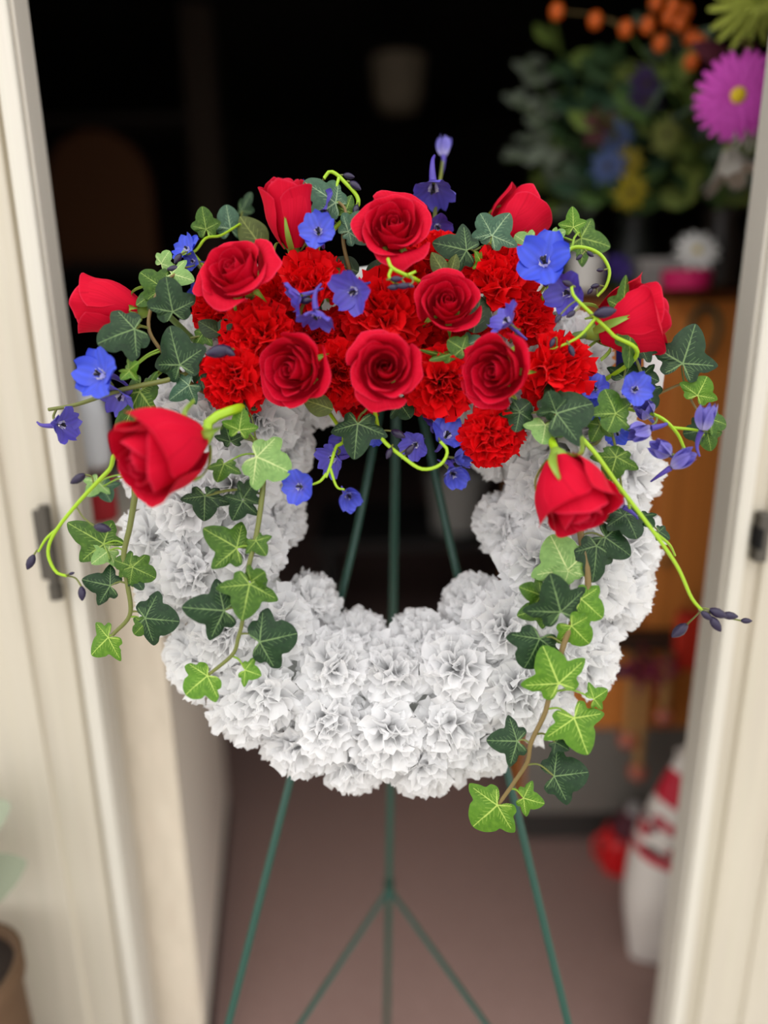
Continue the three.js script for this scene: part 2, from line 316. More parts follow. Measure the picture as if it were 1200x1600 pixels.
const leafMat = (base, vein, dark, rough, rose) => phy(0xffffff, rough, { map: leafTex(base, vein, dark, rose), transmission: 0.18, specularIntensity: 0.5 });
const LM = {
  d: leafMat([30, 60, 30], [118, 146, 92], [14, 32, 22], 0.42), g: leafMat([62, 96, 72], [150, 176, 132], [38, 66, 54], 0.4), m: leafMat([64, 100, 24], [152, 178, 84], [34, 64, 18], 0.45),
  b: leafMat([86, 132, 28], [184, 208, 100], [60, 104, 22], 0.45), p: leafMat([128, 168, 92], [206, 222, 150], [92, 134, 66], 0.45), o: leafMat([84, 96, 40], [140, 150, 78], [52, 62, 26], 0.5, true), k: leafMat([44, 62, 34], [92, 112, 66], [26, 38, 22], 0.5, true),
};
const ivyGeo = [leafGeo(ivyHalf, 0.14, 0.12), leafGeo(ivyHalf2, 0.1, 0.16), leafGeo(ivyHalf3, 0.26, 0.1), leafGeo(ivyHalf3, 0.12, 0.16)], roseLeafGeo = leafGeo(roseHalf, 0.2, 0.12);
function leaf(parent, org, ax, ay, tx, ty, d, tone, w = 1, name = 'leaf') { // attachment pixel, tip pixel, depth
  const A = P(ax, ay, d), T = P(tx, ty, d - 0.004 + rr(-0.008, 0.008)), y = T.clone().sub(A), L = y.length(); y.normalize();
  const z = dirC(rr(-0.3, 0.3), rr(-0.05, 0.45), 1); z.addScaledVector(y, -z.dot(y)).normalize(); const x = y.clone().cross(z);
  const rose = tone === 'o' || tone === 'k', m = part(name, rose ? roseLeafGeo : ivyGeo[Math.floor(rnd() * 4)], LM[tone], parent);
  m.quaternion.setFromRotationMatrix(new THREE.Matrix4().makeBasis(x, y, z)); m.position.copy(A).sub(org); m.scale.set(L * w, L, L); return A;
}
// an ivy vine: stem as pixel points with depth, leaves as [ax, ay, tx, ty, tone, width, depth]
function ivy(label, stemPts, leaves, r = 0.0022, mat = M.olive) {
  const pts = stemPts.map(([x, y, d]) => P(x, y, d)), o = thing('ivy_vine', label, 'ivy', 'ivy vines trailing from the wreath', pts[0].clone());
  const start = ringNear(pts[0]), all = [start, start.clone().lerp(pts[0], 0.6).add(dirC(0, 0.01, 1).multiplyScalar(0.008)), ...pts], loc = (p) => p.clone().sub(o.position);
  const curve = new THREE.CatmullRomCurve3(pts.length > 1 ? pts : all, false, 'catmullrom', 0.5), sam = curve.getPoints(60);
  part('stem', tube(all.map(loc), r * 1.2, r * 0.55, all.length * 7), mat, o);
  for (const [ax, ay, tx, ty, tone, w = 1, d = stemPts[0][2]] of leaves) {
    const A = leaf(o, o.position, ax, ay, tx, ty, d, tone, w); let b = sam[0], bd = 9;
    for (const s of sam) { const q = s.distanceTo(A) + Math.max(0, (A.y - s.y) * 0.2); if (q < bd) { bd = q; b = s; } }
    const mid = A.clone().lerp(b, 0.5).add(dirC(0, 0.6, -0.5).multiplyScalar(Math.min(0.006, bd * 0.2)));
    if (bd > 0.002) part('leaf_stalk', tube([b, mid, A.clone().add(dirC(0, 0, 1).multiplyScalar(-0.001))].map(loc), 0.0011, 0.0009, 8, 5), tone === 'd' ? M.olive : M.stem, o);
  }
  return o;
}
ivy('cluster of dark and light ivy at the upper left, beside the rose facing left', [[300, 600, 0.75], [250, 545, 0.735], [232, 505, 0.73], [250, 450, 0.735], [285, 420, 0.75]], [
  [252, 412, 263, 391, 'p', 1.1, 0.755], [268, 428, 300, 436, 'p', 0.9, 0.745], [254, 450, 219, 424, 'm', 0.95, 0.745], [248, 452, 212, 475, 'm', 0.9, 0.75], [270, 487, 258, 432, 'd', 0.92, 0.718],
  [210, 514, 150, 533, 'd', 0.95, 0.712], [281, 570, 262, 508, 'd', 0.85, 0.722], [295, 602, 263, 625, 'g', 0.9, 0.725], [308, 572, 318, 610, 'd', 0.8, 0.735], [202, 578, 214, 566, 'b', 1.2, 0.715], [202, 580, 188, 592, 'b', 1.1, 0.715], [218, 612, 180, 690, 'm', 0.5, 0.73], [230, 605, 244, 580, 'm', 0.6, 0.735]], 0.0024, M.brown);
ivy('small ivy sprig arching up behind the upper left rose at the top', [[300, 395, 0.78], [285, 398, 0.765], [305, 392, 0.765], [322, 372, 0.775], [345, 368, 0.78], [375, 350, 0.79]], [[322, 358, 315, 322, 'm', 0.85, 0.775], [360, 358, 354, 318, 'g', 0.9, 0.79], [378, 330, 390, 300, 'd', 0.7, 0.85], [412, 390, 374, 336, 'o', 1, 0.79]], 0.0022, M.lime);
ivy('dark ivy leaf pair left of the darkest red carnation', [[350, 530, 0.745], [320, 525, 0.738], [298, 528, 0.738]], [[344, 522, 310, 500, 'k', 1.1, 0.735], [336, 520, 362, 500, 'k', 1, 0.737], [318, 520, 300, 545, 'm', 0.9, 0.735]], 0.002, M.olive);
ivy('long ivy vine hanging at the far left past the doorway edge', [[216, 745, 0.74], [210, 780, 0.735], [203, 822, 0.732], [193, 870, 0.732], [199, 912, 0.735], [203, 960, 0.74], [176, 992, 0.745]], [
  [162, 850, 102, 813, 'm', 0.7, 0.735], [170, 860, 143, 880, 'p', 1, 0.735], [203, 884, 178, 875, 'm', 1.1, 0.73], [207, 886, 243, 903, 'm', 0.9, 0.73], [204, 895, 222, 920, 'd', 0.6, 0.735], [172, 915, 127, 905, 'd', 0.95, 0.732],
  [227, 966, 277, 972, 'd', 0.9, 0.735], [226, 975, 208, 992, 'm', 1, 0.737], [169, 996, 140, 1024, 'b', 1.15, 0.742], [152, 752, 135, 775, 'p', 1.2, 0.8], [160, 760, 172, 785, 'g', 1.2, 0.8]], 0.0036, M.olive);
ivy('ivy vine hanging straight down over white carnations under the big left rose', [[400, 690, 0.73], [408, 720, 0.72], [411, 755, 0.716], [402, 827, 0.712], [387, 893, 0.71], [379, 968, 0.71], [372, 997, 0.712], [363, 1023, 0.715], [325, 1055, 0.718]], [
  [374, 672, 379, 636, 'b', 1, 0.715], [401, 714, 454, 736, 'p', 1.05, 0.705], [350, 725, 338, 752, 'm', 1.2, 0.72], [360, 690, 350, 662, 'd', 1.1, 0.73], [320, 775, 318, 815, 'd', 1.25, 0.722], [322, 772, 342, 792, 'd', 0.9, 0.724], [379, 783, 362, 814, 'd', 1.1, 0.716], [381, 778, 397, 752, 'd', 0.9, 0.716],
  [370, 856, 318, 824, 'm', 0.95, 0.71], [400, 845, 416, 868, 'm', 1.1, 0.708], [390, 913, 378, 969, 'm', 1.1, 0.7], [392, 908, 412, 895, 'm', 1, 0.704], [350, 954, 284, 949, 'd', 0.95, 0.708], [406, 1003, 464, 991, 'd', 1.05, 0.708], [324, 1056, 289, 1084, 'b', 1.2, 0.714], [383, 1047, 407, 1055, 'b', 1.15, 0.712], [388, 640, 372, 622, 'd', 1.2, 0.73]], 0.0032, M.olive);
ivy('longest ivy vine, trailing down the right side below the hanging rosebud', [[905, 800, 0.735], [908, 840, 0.722], [916, 880, 0.716], [918, 930, 0.714], [900, 960, 0.712], [880, 1010, 0.711], [858, 1090, 0.712], [850, 1118, 0.714], [830, 1160, 0.72], [824, 1190, 0.725], [803, 1223, 0.732], [778, 1258, 0.738]], [
  [932, 853, 930, 910, 'd', 0.8, 0.716], [946, 840, 988, 868, 'd', 0.85, 0.72], [887, 890, 862, 836, 'p', 1.1, 0.712], [888, 893, 882, 915, 'p', 1.3, 0.711], [876, 956, 862, 898, 'd', 1.05, 0.7], [845, 930, 815, 917, 'm', 1, 0.712], [850, 950, 808, 962, 'm', 0.9, 0.711], [908, 936, 943, 966, 'b', 0.95, 0.708], [893, 978, 922, 1008, 'b', 1, 0.707],
  [843, 998, 822, 1047, 'd', 1.15, 0.71], [873, 1068, 849, 1010, 'b', 1.1, 0.7], [928, 1092, 951, 1078, 'b', 1.1, 0.715], [897, 1122, 921, 1180, 'b', 1.15, 0.708], [868, 1160, 890, 1172, 'd', 1, 0.722], [808, 1158, 761, 1157, 'd', 1.05, 0.722], [866, 1213, 920, 1207, 'd', 1, 0.73], [818, 1247, 850, 1257, 'b', 1.1, 0.735], [777, 1258, 739, 1294, 'b', 1.15, 0.735]], 0.0034, M.brown);
ivy('ivy sprig on the arching lime stem at the upper right, against the dark', [[890, 392, 0.75], [897, 372, 0.752], [906, 362, 0.76]], [[896, 355, 895, 322, 'b', 0.9, 0.755], [908, 372, 956, 382, 'm', 1.1, 0.785], [862, 372, 882, 360, 'p', 1, 0.755], [828, 384, 806, 366, 'p', 1.1, 0.757], [822, 395, 838, 374, 'p', 0.9, 0.762]], 0.002, M.stem);
ivy('pale grey ivy leaf with darker neighbour above the red carnation at top right', [[770, 400, 0.755], [764, 382, 0.748], [740, 392, 0.742]], [[769, 368, 797, 330, 'g', 1.05, 0.735], [768, 366, 752, 332, 'g', 1, 0.737], [729, 391, 677, 377, 'd', 0.95, 0.732], [752, 410, 744, 393, 'b', 1.1, 0.735]], 0.002, M.olive);
ivy('ivy sprig at right by the rose facing right, small hanging leaves', [[985, 490, 0.745], [978, 505, 0.735], [988, 530, 0.73], [990, 552, 0.73]], [[973, 482, 981, 430, 'm', 0.55, 0.725], [985, 508, 985, 574, 'm', 0.4, 0.722], [1002, 543, 1034, 537, 'd', 1, 0.735], [975, 590, 988, 565, 'd', 1.3, 0.75], [1005, 585, 1030, 595, 'd', 1.2, 0.75], [1010, 610, 1025, 640, 'd', 1, 0.755]], 0.0018, M.stem);
ivy('isolated ivy sprig reaching out furthest right with one big dark leaf', [[1000, 630, 0.775], [1040, 610, 0.76], [1072, 600, 0.75], [1080, 625, 0.75], [1092, 645, 0.755]], [[1067, 568, 1090, 502, 'd', 0.95, 0.735], [1090, 618, 1106, 588, 'b', 1.2, 0.74], [1110, 655, 1138, 662, 'm', 1.1, 0.765], [1098, 672, 1068, 678, 'd', 1, 0.77], [1105, 675, 1112, 705, 'm', 0.9, 0.77]], 0.002, M.brown);
ivy('ivy sprig of dark leaves above the hanging rosebud on the right', [[862, 690, 0.73], [866, 665, 0.72], [858, 645, 0.72], [825, 645, 0.725]], [[870, 646, 928, 627, 'd', 1.15, 0.705], [868, 642, 858, 612, 'd', 1, 0.707], [812, 642, 830, 627, 'd', 1.3, 0.718], [812, 645, 806, 674, 'd', 1.2, 0.717], [852, 664, 848, 692, 'p', 1.2, 0.712]], 0.0022, M.olive);
ivy('mid green ivy leaves on white carnations right of the hanging rosebud', [[935, 690, 0.735], [948, 660, 0.728], [962, 700, 0.728], [975, 790, 0.73]], [[962, 646, 948, 606, 'm', 1.1, 0.712], [961, 648, 951, 672, 'm', 1.3, 0.713], [938, 664, 924, 690, 'm', 1.1, 0.72], [963, 714, 952, 753, 'm', 1.2, 0.718], [962, 712, 968, 696, 'm', 1.5, 0.719], [977, 804, 998, 839, 'd', 1.2, 0.725], [974, 806, 944, 812, 'd', 0.9, 0.724], [1003, 806, 1022, 822, 'd', 1.1, 0.735], [1030, 830, 1048, 842, 'd', 0.8, 0.74]], 0.002, M.olive);
ivy('grey green ivy sprig at the top left beside the topmost rose', [[548, 430, 0.755], [536, 375, 0.74], [540, 330, 0.738], [524, 312, 0.745]], [[524, 317, 477, 279, 'g', 0.85, 0.74], [544, 362, 571, 332, 'g', 1.05, 0.728], [546, 363, 576, 366, 'g', 0.8, 0.728], [540, 330, 550, 303, 'm', 0.8, 0.745]], 0.0026, M.brown);
ivy('dark ivy leaf hanging over the top of the wreath hole', [[575, 630, 0.755], [562, 650, 0.74], [558, 665, 0.735]], [[559, 662, 552, 717, 'd', 1.05, 0.722], [625, 630, 640, 652, 'd', 1.1, 0.745]], 0.0022, M.olive);
ivy('small ivy leaves between the round rose and the narrow rose', [[735, 560, 0.75], [728, 543, 0.735], [708, 552, 0.725]], [[722, 545, 700, 530, 'm', 1.1, 0.71], [728, 540, 752, 528, 'g', 1, 0.715], [690, 555, 655, 545, 'm', 0.25, 0.712], [706, 553, 672, 560, 'm', 0.3, 0.712]], 0.002, M.stem);

// ------------------------------------------------------------------ roses
function rosePetal({ a, rb, H, W, tip, curl, twist = 0.12, point = 0, lean = 0, base = 0.3 }) {
  const ph = rr(0, 6), wob = rr(0.6, 1.2), fold = rr(-0.5, 0.5);
  return grid(14, 11, (u, v) => {
    const vv = v * (1 - 0.27 * Math.pow(Math.abs(u), 2.6) + point * 0.06 * Math.max(0, 1 - Math.abs(u) * 3));
    const bul = lerp(base, 1, Math.sin(Math.min(1, vv / 0.55) * Math.PI / 2)) * (vv > 0.5 ? lerp(1, tip, Math.pow((vv - 0.5) / 0.5, 1.5)) : 1);
    const c = Math.max(0, vv - 0.68) / 0.32, th = a + u * W * (0.62 + 0.38 * Math.min(1, vv / 0.5));
    let r = rb * bul * (1 + twist * u) + curl * (c * 0.9 + Math.pow(Math.abs(u), 4) * 0.55 * vv) + 0.0014 * wob * (Math.sin(4.2 * u + ph) + 0.5 * Math.sin(9 * u + 2 * ph)) * vv * vv * vv * (curl > 0.002 ? 1.4 : 0.35);
    let y = H * vv - curl * 1.25 * Math.pow(c, 1.8) + lean * vv; r += fold * 0.002 * c * u;
    return V(Math.sin(th) * r, y, Math.cos(th) * r);
  });
}
function roseForm(spec) { return spec.map((s) => rosePetal(s)); }
const GA = 2.3998;
function openRose(k) { // a rose seen open: k scales how far the outer petals fold back
  const l = []; let a = rr(0, 6);
  for (let i = 0; i < 6; i++) { l.push({ a, rb: 0.0035 + i * 0.0019, H: 0.043 + i * 0.0006, W: 2.3 - i * 0.16, tip: 0.8, curl: 0.0002, twist: 0.26 }); a += GA; }
  for (let i = 0; i < 6; i++) { l.push({ a, rb: 0.0155 + i * 0.0022, H: 0.0475 + i * 0.0005, W: 1.35 - i * 0.05, tip: 0.98 + i * 0.02, curl: 0.0012 + i * 0.0005, twist: 0.17 }); a += GA; }
  for (let i = 0; i < 7; i++) { l.push({ a, rb: 0.0275 + i * 0.0012, H: 0.0475 - i * 0.0016, W: 1.02 - i * 0.02, tip: 1.08 + 0.02 * i * k, curl: (0.0045 + i * 0.0012) * k, twist: 0.12, point: 1 }); a += GA + rr(-0.15, 0.15); }
  return roseForm(l);
}
function budRose(k) {
  const l = []; let a = rr(0, 6);
  for (let i = 0; i < 5; i++) { l.push({ a, rb: 0.004 + i * 0.0018, H: 0.068, W: 2.2 - i * 0.15, tip: 0.75, curl: 0.0002, twist: 0.26 }); a += GA; }
  for (let i = 0; i < 5; i++) { l.push({ a, rb: 0.0145 + i * 0.0026, H: 0.072 - i * 0.0003, W: 1.45 - i * 0.05, tip: 0.72 + i * 0.02, curl: 0.001 + i * 0.0003, twist: 0.2, base: 0.4 }); a += GA; }
  for (let i = 0; i < 5; i++) { l.push({ a, rb: 0.0285 + i * 0.0012, H: 0.073 - i * 0.0008, W: 1.18, tip: 0.82 + i * 0.03, curl: (0.002 + i * 0.0012) * k, twist: 0.14, point: 1, base: 0.42 }); a += GA + rr(-0.2, 0.2); }
  return roseForm(l);
}
const roseForms = { a: openRose(1), b: openRose(0.6), c: openRose(1.25), d: budRose(1), e: budRose(1.9) };
const hip = lathe([[0, -0.014], [0.004, -0.013], [0.0085, -0.006], [0.0095, 0], [0.009, 0.004], [0, 0.006]], 14);
const sepalGeo = grid(4, 8, (u, v) => { const w = 0.0055 * Math.pow(Math.sin(Math.PI * Math.min(1, 0.16 + v * 0.84)), 0.7) * (1 - v * 0.55), r = 0.0095 + 0.021 * Math.sin(v * 2.2); return V(u * w, 0.03 * v - 0.004 + 0.012 * v * v, r + 0.0015 * u * u); });
const sepalBack = grid(4, 8, (u, v) => { const w = 0.0055 * Math.pow(Math.sin(Math.PI * Math.min(1, 0.16 + v * 0.84)), 0.7) * (1 - v * 0.55), t = v * 2.4; return V(u * w, 0.012 * Math.sin(t) - 0.014 * v * v, 0.009 + 0.02 * v + 0.004 * u * u); });
// pixel, diameter (pixels), depth, facing, form, spin, stem waypoints, leaves, label
for (const [x, y, s, d, f, form, spin, way, leaves, label] of [
  [615, 354, 138, 0.712, [0, 0.24, 1], 'c', 0.3, [], [[560, 425, 515, 405, 'k', 1, 0.75], [575, 440, 610, 400, 'k', 1, 0.755], [548, 440, 512, 422, 'o', 1, 0.74]], 'topmost fully open red rose, at the crown of the wreath'],
  [366, 424, 146, 0.705, [-0.3, 0.42, 1], 'c', 1.7, [], [], 'large open red rose at the upper left, its back petals curling down right'],
  [453, 352, 76, 0.745, [-0.12, 1, 0.42], 'd', 0.9, [], [], 'upright red rosebud seen from the side behind small blue blossoms'],
  [699, 473, 110, 0.71, [0.02, 0.2, 1], 'b', 2.4, [], [[696, 430, 676, 393, 'o', 0.9, 0.73], [704, 428, 712, 396, 'o', 0.9, 0.73], [740, 520, 752, 460, 'k', 1, 0.735]], 'round half open red rose right of centre under olive leaflets'],
  [601, 574, 126, 0.69, [0, -0.02, 1], 'a', 4.1, [], [], 'large open red rose in the middle, directly above the wreath hole'],
  [457, 578, 124, 0.70, [-0.46, -0.2, 1], 'b', 0.2, [], [[520, 640, 474, 622, 'o', 1, 0.73]], 'dark red rose turned left, above white carnations left of the hole'],
  [774, 581, 126, 0.695, [-0.62, -0.16, 0.85], 'b', 3.2, [], [], 'narrow red rose tilted downwards, right of the central rose'],
  [264, 704, 134, 0.665, [-0.74, -0.48, 0.8], 'e', 2.2, [[330, 655, 0.695], [375, 637, 0.72]], [], 'big red rosebud hanging at the left on a thick lime green stem'],
  [893, 762, 118, 0.68, [0.26, -0.88, 0.46], 'e', 5.3, [[862, 690, 0.71], [850, 670, 0.735]], [], 'big red rosebud hanging at the right over the white carnations'],
  [178, 482, 86, 0.755, [-1, 0.06, 0.14], 'd', 1.2, [], [], 'red rosebud facing left at the far left edge of the wreath'],
  [980, 500, 108, 0.745, [0.92, 0.3, 0.25], 'e', 4.4, [], [], 'red rosebud facing right at the far right edge of the wreath'],
  [802, 348, 88, 0.80, [0.66, 0.72, 0.1], 'd', 2.8, [], [], 'red rosebud at the top right, half hidden behind a pale ivy leaf'],
]) {
  const bud = form === 'd' || form === 'e', dir = dirC(...f), sc = s * d / F / (bud ? 0.07 : { a: 0.097, b: 0.088, c: 0.105 }[form]), o = thing('red_rose', label, 'rose', 'red roses on the wreath');
  o.position.copy(P(x, y, d).addScaledVector(dir, -(bud ? 0.031 : 0.03) * sc)); aim(o, dir, spin); o.scale.set(sc, sc * (x === 453 ? 1.32 : x === 178 ? 1.1 : 1), sc);
  for (const g of roseForms[form]) part('petal', g, M.rose, o);
  part('hip', hip, M.sepal, o);
  for (let i = 0; i < 5; i++) { const q = part('sepal', bud && (i + Math.floor(x)) % 2 ? sepalGeo : sepalBack, M.sepal, o); q.rotation.y = i * 1.2566 + 0.3; }
  const M4 = new THREE.Matrix4().compose(o.position, o.quaternion, o.scale).invert(), ws = way.map(([a, b, c]) => P(a, b, c)), end = ringNear(ws.length ? ws[ws.length - 1] : o.position);
  const pts = ws.length ? [V(0, -0.008, 0), ...[...ws, end].map((p) => p.applyMatrix4(M4))] : [V(0, -0.008, 0), V(0, -0.03, 0), end.applyMatrix4(M4)];
  part('stem', tube(pts, 0.0042, 0.0036, 16, 8), ws.length ? M.lime : M.calyx, o);
    for (const [ax, ay, tx, ty, tone, w, dd] of leaves) {
    const tmp = new THREE.Group(); leaf(tmp, V(0, 0, 0), ax, ay, tx, ty, dd, tone, w); const m = tmp.children[0]; m.updateMatrix(); m.applyMatrix4(M4); o.add(m);
  }
}

// ------------------------------------------------------------------ blue delphiniums
function tinted(g, f) { const p = g.attributes.position, uv = g.attributes.uv, c = []; for (let i = 0; i < p.count; i++) c.push(...f(uv.getX(i), uv.getY(i))); g.setAttribute('color', new THREE.Float32BufferAttribute(c, 3)); return g; }
const lin = (hex) => { const c = new THREE.Color(hex); return [c.r, c.g, c.b]; };
function sepalPetal(L, W, e0, e1, edge, heart) {
  const a = lin(edge), b = lin(heart), ph = rr(0, 6);
  const g = grid(8, 7, (u, v) => {
    let r = 0.0018, y = 0; const n = 8; for (let s = 0; s < n; s++) { const t = (s + 0.5) / n * v, f = THREE.MathUtils.degToRad(lerp(e0, e1, t)); r += Math.cos(f) * L * v / n; y += Math.sin(f) * L * v / n; }
    const w = W / 2 * Math.pow(Math.sin(Math.PI * clamp(0.07 + Math.pow(v, 0.95) * 0.84, 0, 1)), 0.62), tipd = v > 0.9 ? -0.0012 * (1 - Math.abs(u)) : 0;
    return V(u * w, y + 0.0032 * u * u * v + 0.0009 * Math.sin(4 * u + ph) * v, r + tipd - 0.001 * u * u);
  });
  return tinted(g, (u, v) => { const k = sstep(v, 0.05, 0.5), m = 0.88 + 0.12 * Math.sin(u * 22); return a.map((x, i) => lerp(b[i], x, k) * m); });
}
const beeGeo = grid(4, 4, (u, v) => V(u * 0.0017 * (0.5 + v * 0.8), v * 0.0058, 0.0018 + 0.0014 * v + 0.0008 * u * u));
const antherGeo = lathe([[0, 0], [0.0007, 0.0005], [0.0007, 0.006], [0.0011, 0.0066], [0.001, 0.008], [0, 0.0084]], 8);
const spurGeo = tube([V(0, -0.001, -0.002), V(0, -0.009, -0.005), V(0, -0.018, -0.005), V(0, -0.026, -0.001)], 0.0031, 0.0009, 12, 8);
function floret(kind) {
  const g = new THREE.Group(); g.name = 'blossom';
  const [L, W, e0, e1, edge, heart] = { open: [0.0192, 0.0205, 44, 8, '#4a5ae0', '#7878e0'], blue: [0.0205, 0.0215, 40, 4, '#3450e4', '#5868e0'], cup: [0.019, 0.0195, 66, 54, '#6068d8', '#8886de'], bell: [0.022, 0.018, 72, 84, '#7a72ce', '#b4aee2'], violet: [0.02, 0.0185, 48, 10, '#5e54cc', '#7a70d4'] }[kind];
  for (let i = 0; i < 5; i++) { const p = part('sepal', sepalPetal(L * rr(0.92, 1.08), W, e0 + rr(-8, 8), e1 + rr(-8, 10), edge, heart), M.blue, g); p.rotation.y = i * 1.2566 + rr(-0.12, 0.12); }
  if (kind !== 'bell') { for (let i = 0; i < 4; i++) { const p = part('bee', beeGeo, M.bee, g); p.rotation.y = i * 1.57 + 0.5; } for (let i = 0; i < 3; i++) { const p = part('anther', antherGeo, M.anther, g); p.rotation.set(rr(-0.25, 0.25), 0, rr(-0.25, 0.25)); } }
  part('spur', spurGeo, M.spur, g); return g;
}
const florets = Object.fromEntries(['open', 'blue', 'cup', 'bell', 'violet'].map((k) => [k, [floret(k), floret(k)]]));
const budGeo = lathe([[0, -0.001], [0.0016, 0], [0.0034, 0.003], [0.0041, 0.0065], [0.0034, 0.0105], [0.0014, 0.014], [0, 0.0152]], 12);
// stems: lists of [px, py, depth]; blossoms: [px, py, size, depth, facing, kind, node on which stem]; buds: [px, py, tip dx, tip dy, size, depth]
function spray(label, stems, blossoms = [], buds = [], mat = M.lime, r = 0.0026) {
  const first = P(...stems[0][0]), o = thing('delphinium_spray', label, 'delphinium', 'blue delphinium sprays on the wreath', first), loc = (p) => p.clone().sub(o.position), sam = [];
  stems.forEach((st, i) => {
    const pts = st.map((q) => P(...q)); if (i === 0) pts.unshift(ringNear(pts[0]));
    part('stem', tube(pts.map(loc), i ? r * 0.65 : r * 1.15, i ? r * 0.4 : r * 0.6, pts.length * 8, 8), mat, o);
    const c = new THREE.CatmullRomCurve3(pts, false, 'catmullrom', 0.5); for (let k = 6; k <= 60; k++) sam.push(c.getPointAt(k / 60));
  });
  const near = (p) => sam.reduce((b, q) => (q.distanceTo(p) < b.distanceTo(p) ? q : b), sam[0]);
  for (const [x, y, s, d, f, kind, spin = 0] of blossoms) {
    const g = florets[kind][Math.floor(rnd() * 2)].clone(), dir = dirC(...f), sc = s * d / F / (kind === 'bell' || kind === 'cup' ? 0.027 : 0.038); g.scale.setScalar(sc); g.name = 'blossom';
    const base = P(x, y, d).addScaledVector(dir, -0.006 * sc); g.position.copy(loc(base)); aim(g, dir, spin || rr(0, 6.28)); o.add(g);
    const n = near(base); part('flower_stalk', tube([loc(n), loc(n.clone().lerp(base, 0.6).addScaledVector(dir, -0.006)), g.position.clone().addScaledVector(dir, -0.001)], 0.0012, 0.0014, 9, 6), M.olive, o);
  }
  for (const [x, y, dx, dy, s, d] of buds) {
    const dir = dirC(dx, -dy, 0.15), b = part('bud', budGeo, M.bud, o), sc = s * d / F / 0.016; b.scale.setScalar(sc); const base = P(x, y, d).addScaledVector(dir, -0.007 * sc); b.position.copy(loc(base)); aim(b, dir);
    const n = near(base); if (n.distanceTo(base) > 0.001) part('bud_stalk', tube([loc(n), loc(n.clone().lerp(base, 0.6).addScaledVector(dir, -0.004)), b.position.clone()], 0.0008, 0.001, 8, 5), M.olive, o);
  }
}
spray('vivid blue delphinium blossoms on a grey green stem at the far left', [[[310, 587, 0.745], [253, 596, 0.73], [187, 610, 0.72], [120, 632, 0.735], [76, 640, 0.74]]], [[152, 583, 84, 0.70, [-0.45, 0.2, 1], 'blue'], [186, 622, 66, 0.725, [-0.3, -0.7, 0.6], 'violet'], [100, 664, 62, 0.735, [1, -0.15, 0.35], 'violet', 3.1]], [], M.olive, 0.003);
spray('leafless lime delphinium tip curling down at the far left with dark buds', [[[200, 704, 0.72], [170, 735, 0.715], [127, 780, 0.712], [87, 830, 0.715], [75, 863, 0.718], [87, 893, 0.72], [105, 900, 0.722]], [[90, 826, 0.715], [72, 842, 0.716], [60, 862, 0.718]]], [], [[122, 748, -0.7, 0.5, 27, 0.71], [160, 825, 1, 0.2, 30, 0.71], [48, 878, -0.3, 0.8, 26, 0.718], [128, 927, 0.1, 0.8, 24, 0.72], [112, 896, 1, -0.3, 10, 0.72]]);
spray('long straight lime delphinium stem reaching down to the lower right', [[[885, 668, 0.725], [923, 700, 0.705], [967, 760, 0.70], [1013, 820, 0.70], [1057, 883, 0.705], [1080, 933, 0.71], [1096, 953, 0.715]], [[967, 764, 0.70], [980, 780, 0.705], [984, 795, 0.706]], [[1020, 830, 0.705], [1045, 850, 0.72], [1055, 868, 0.74]]], [[966, 786, 38, 0.712, [-0.7, 0.5, 0.3], 'bell']], [[1122, 958, 0.9, 0.4, 30, 0.712], [1118, 975, 0.5, 0.8, 28, 0.712], [1140, 962, 1, 0.1, 26, 0.714], [1166, 970, 1, 0, 18, 0.72], [1062, 985, -0.8, 0.6, 34, 0.79], [1104, 962, 0.7, 0.6, 22, 0.712]]);
spray('deep blue delphinium pair at the upper right with arching lime tip', [[[845, 470, 0.755], [870, 420, 0.75], [890, 390, 0.745], [913, 387, 0.742], [938, 398, 0.742], [952, 422, 0.742], [947, 447, 0.744], [933, 463, 0.746]]], [[850, 406, 88, 0.715, [-0.35, 0.25, 1], 'blue'], [885, 458, 72, 0.725, [-0.6, -0.2, 0.7], 'violet', 0.6]], [[905, 402, -0.7, 0.6, 14, 0.74], [922, 397, 0.7, 0.6, 14, 0.74], [938, 422, -0.9, 0.1, 13, 0.74], [930, 447, -0.9, 0.2, 16, 0.742], [922, 455, -0.6, 0.7, 14, 0.742]]);
spray('lime stem with round dark buds crossing in front of the rose facing right', [[[990, 562, 0.73], [957, 523, 0.715], [927, 493, 0.708], [897, 463, 0.705], [893, 445, 0.706]], [[930, 498, 0.708], [903, 527, 0.712], [865, 545, 0.716], [850, 548, 0.72]]], [], [[887, 443, -0.8, -0.3, 20, 0.705], [892, 491, -0.7, 0.5, 19, 0.704], [872, 498, -0.5, 0.8, 18, 0.706], [863, 535, -0.4, 0.9, 18, 0.71], [893, 548, 0.3, 0.9, 20, 0.706], [945, 488, 1, -0.15, 36, 0.704]]);
spray('blue delphinium spray at right with bell blossoms on an arched lime stem', [[[945, 640, 0.745], [997, 642, 0.735], [1033, 653, 0.728], [1058, 677, 0.725], [1070, 703, 0.725]], [[1050, 668, 0.727], [1087, 672, 0.722], [1100, 680, 0.722]]], [[993, 608, 58, 0.712, [0.1, 0.05, 1], 'open'], [930, 607, 46, 0.74, [-0.3, 0.2, 1], 'open'], [926, 642, 46, 0.742, [-0.3, -0.4, 1], 'blue'], [965, 678, 42, 0.742, [0.1, -0.6, 0.8], 'blue'], [1006, 672, 46, 0.718, [-0.75, -0.25, 0.4], 'bell'], [1012, 645, 44, 0.735, [-0.5, 0.3, 0.6], 'bell'], [1040, 706, 42, 0.715, [-0.75, 0.35, 0.35], 'bell'], [1058, 724, 42, 0.712, [0.5, 0.45, 0.5], 'bell'], [1101, 662, 44, 0.71, [0.02, 1, 0.25], 'bell']]);
